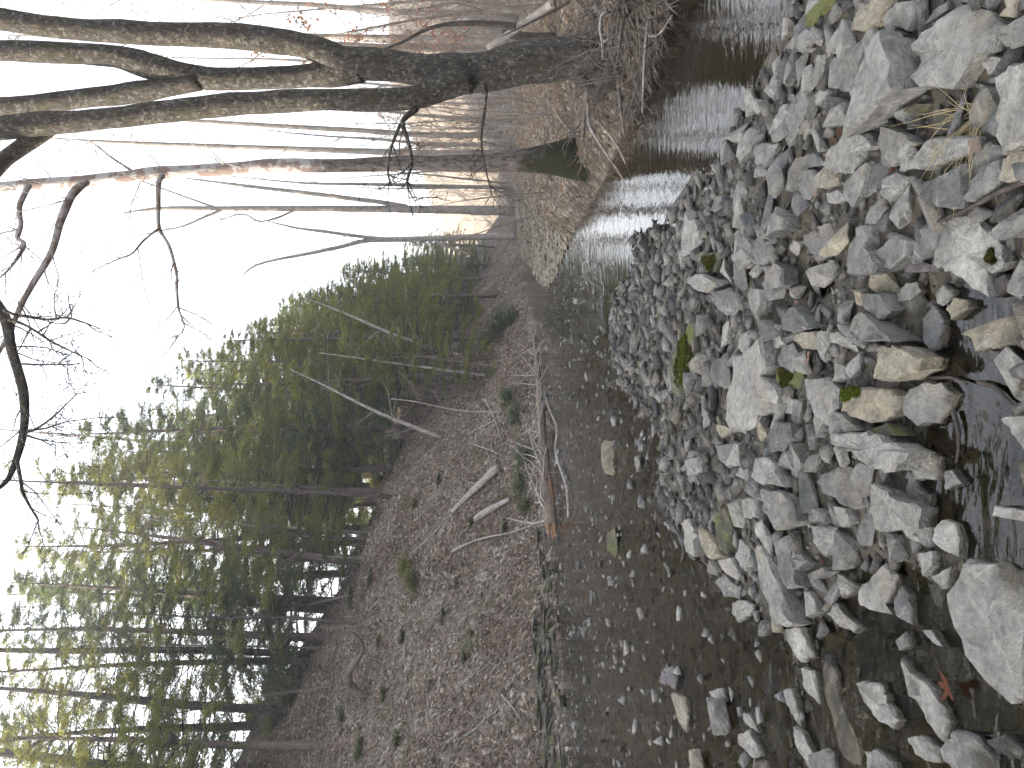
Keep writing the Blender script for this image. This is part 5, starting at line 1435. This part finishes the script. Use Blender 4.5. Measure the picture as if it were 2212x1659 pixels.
moss_patch(by_label('long low rock'), 'F', 95, 640, 75, 240, 'moss_dark', .016)
moss_patch(by_label('long low rock'), 'F', 85, 640, 22, 200, 'moss', .014)
moss_patch(by_label('flat olive rock'), 'F', 725, 770, 50, 75, 'moss_dark')
moss_patch(by_label('dark mossy rock'), 'F', 255, 50, 50, 60, 'moss_dark')
moss_patch(by_label('big pale slab'), 'C', 2010, 1600, 30, 50, 'moss_dark')
def leaf_obj(reg, x, y, size, z, mat, label, lobes=5, rz=0.0, curl=.3):
    X_, Y_ = disp(reg, [(x, y)])[0]; p = at_z(X_, Y_, z); Vv = [(0, 0, 0)]; m = lobes * 4
    for k in range(m):
        a_ = 2 * math.pi * k / m; r_ = size * (.5 if k % 4 == 0 else .33 if k % 2 else .2) * random.uniform(.85, 1.15) * (1 if lobes > 3 else (.45 + .55 * abs(math.cos(a_))))
        Vv.append((r_ * math.cos(a_), r_ * math.sin(a_), curl * size * (r_ / size) ** 2 * (1 + .6 * math.sin(3 * a_)) + random.uniform(0, .004)))
    Vv = np.array(Vv); Fc = [[0, 1 + k, 1 + (k + 1) % m] for k in range(m)]
    o = obj('dead_leaf', make_mesh('dead_leaf', Vv, Fc, M[mat], True), None, (p.x, p.y, z)); o.rotation_euler = (random.gauss(0, .15), random.gauss(0, .15), rz); tag(o, label, 'leaf'); return o
leaf_obj('I', 1740, 1160, .12, .03, 'maple_leaf', 'red-brown lobed maple leaf floating beside the biggest boulder', 5, .4, .5)
leaf_obj('F', 1470, 800, .14, .03, 'maple_leaf', 'wet orange-brown leaf at the foot of the cream-coloured block', 3, 1.2, .3)
leaf_obj('F', 870, 650, .09, .10, 'beech_leaf', 'curled pinkish leaf lying by the flat olive rock', 3, .3, .4)
leaf_obj('F', 660, 965, .07, .09, 'beech_leaf', 'small pink leaf at the end of the long flat slab', 3, 2.0, .3)
leaf_obj('I', 960, 370, .06, .06, 'maple_leaf', 'small reddish leaf between pale bar-edge rocks', 3, .8, .3)
leaf_obj('C', 1910, 910, .08, .13, 'bank_leaf', 'tan leaf stuck on the white-veined rock', 4, .8, .3)
for k in range(14):
    x, y = random.uniform(200, 1900), random.uniform(100, 1500); reg = random.choice('CF')
    leaf_obj(reg, x, y, random.uniform(.04, .07), random.uniform(.08, .11), random.choice(('beech_leaf', 'bank_leaf', 'maple_leaf')), 'small dead brown leaf fallen among the bar rocks', 3, random.uniform(0, 6), .4)['group'] = 'leaves on the bar'
# dry grass tuft
gt = MB(); X_, Y_ = disp('C', [(1960, 720)])[0]; g0 = at_z(X_, Y_, .05); Vv = []; Fc = []
for k in range(90):
    a_ = random.gauss(2.6, .75); L = random.uniform(.10, .30); p = g0 + Vector((random.gauss(0, .03), random.gauss(0, .03), 0)); d = Vector((math.cos(a_), math.sin(a_) * .7, random.uniform(.15, .7)))
    q = wander(p, d, L, 4, .12, 0, .3); gt.tube(q, [.0022, .002, .0017, .0012, .0005], 3, False)
V_ = np.concatenate(gt.v) - np.array(g0)
tag(obj('grass_tuft', make_mesh('grass_tuft', V_, gt.f, M['straw'], False), None, g0), 'tuft of dry straw-coloured grass between two boulders', 'grass')
def bar_stick(label, reg, pts, z, r, mat='bark_dark'):
    P = [at_z(*disp(reg, [p])[0], z) for p in pts]; wood('stick', label, P, [r * (1 - .5 * k / (len(P) - 1)) for k in range(len(P))], mat, 'stick', 0, sides=6)
bar_stick('black wet stick lying across the cracked pale slab edge', 'C', [(2230, 1120), (2050, 1200), (1880, 1290), (1700, 1370), (1560, 1420)], .10, .011)
bar_stick('dark stick in the puddle beside the rounded wet-rimmed rock', 'F', [(1540, 755), (1640, 770), (1760, 770), (1860, 810)], .02, .009)
bar_stick('dark submerged twig curving beside the rounded rock', 'F', [(1930, 800), (2030, 830), (2110, 910), (2160, 950)], .015, .010)
bar_stick('straight dark twig in brown water near the square block', 'F', [(1770, 980), (1800, 1080), (1805, 1200), (1790, 1300)], .015, .009)
for k_, p in enumerate(BU):
    if not ub[k_]: drop_tree(p)

# ------------------------------------------------------------------ thin valley haze
t = NT('haze_air')
pv = t.node('ShaderNodeVolumePrincipled'); pv.inputs['Color'].default_value = (0.93, 0.95, 1.0, 1); pv.inputs['Density'].default_value = 0.0011; pv.inputs['Anisotropy'].default_value = 0.2
t.l.new(pv.outputs[0], t.out.inputs['Volume'])
bx = np.array([(x, y, z) for x in (-395, 395) for y in (-395, 395) for z in (-12, 60)], float)
hz = obj('haze', make_mesh('haze', bx, [[0, 1, 3, 2], [4, 6, 7, 5], [0, 4, 5, 1], [2, 3, 7, 6], [0, 2, 6, 4], [1, 5, 7, 3]], t.m, False))
tag(hz, 'thin pale haze filling the valley air', 'haze', None, 'stuff')
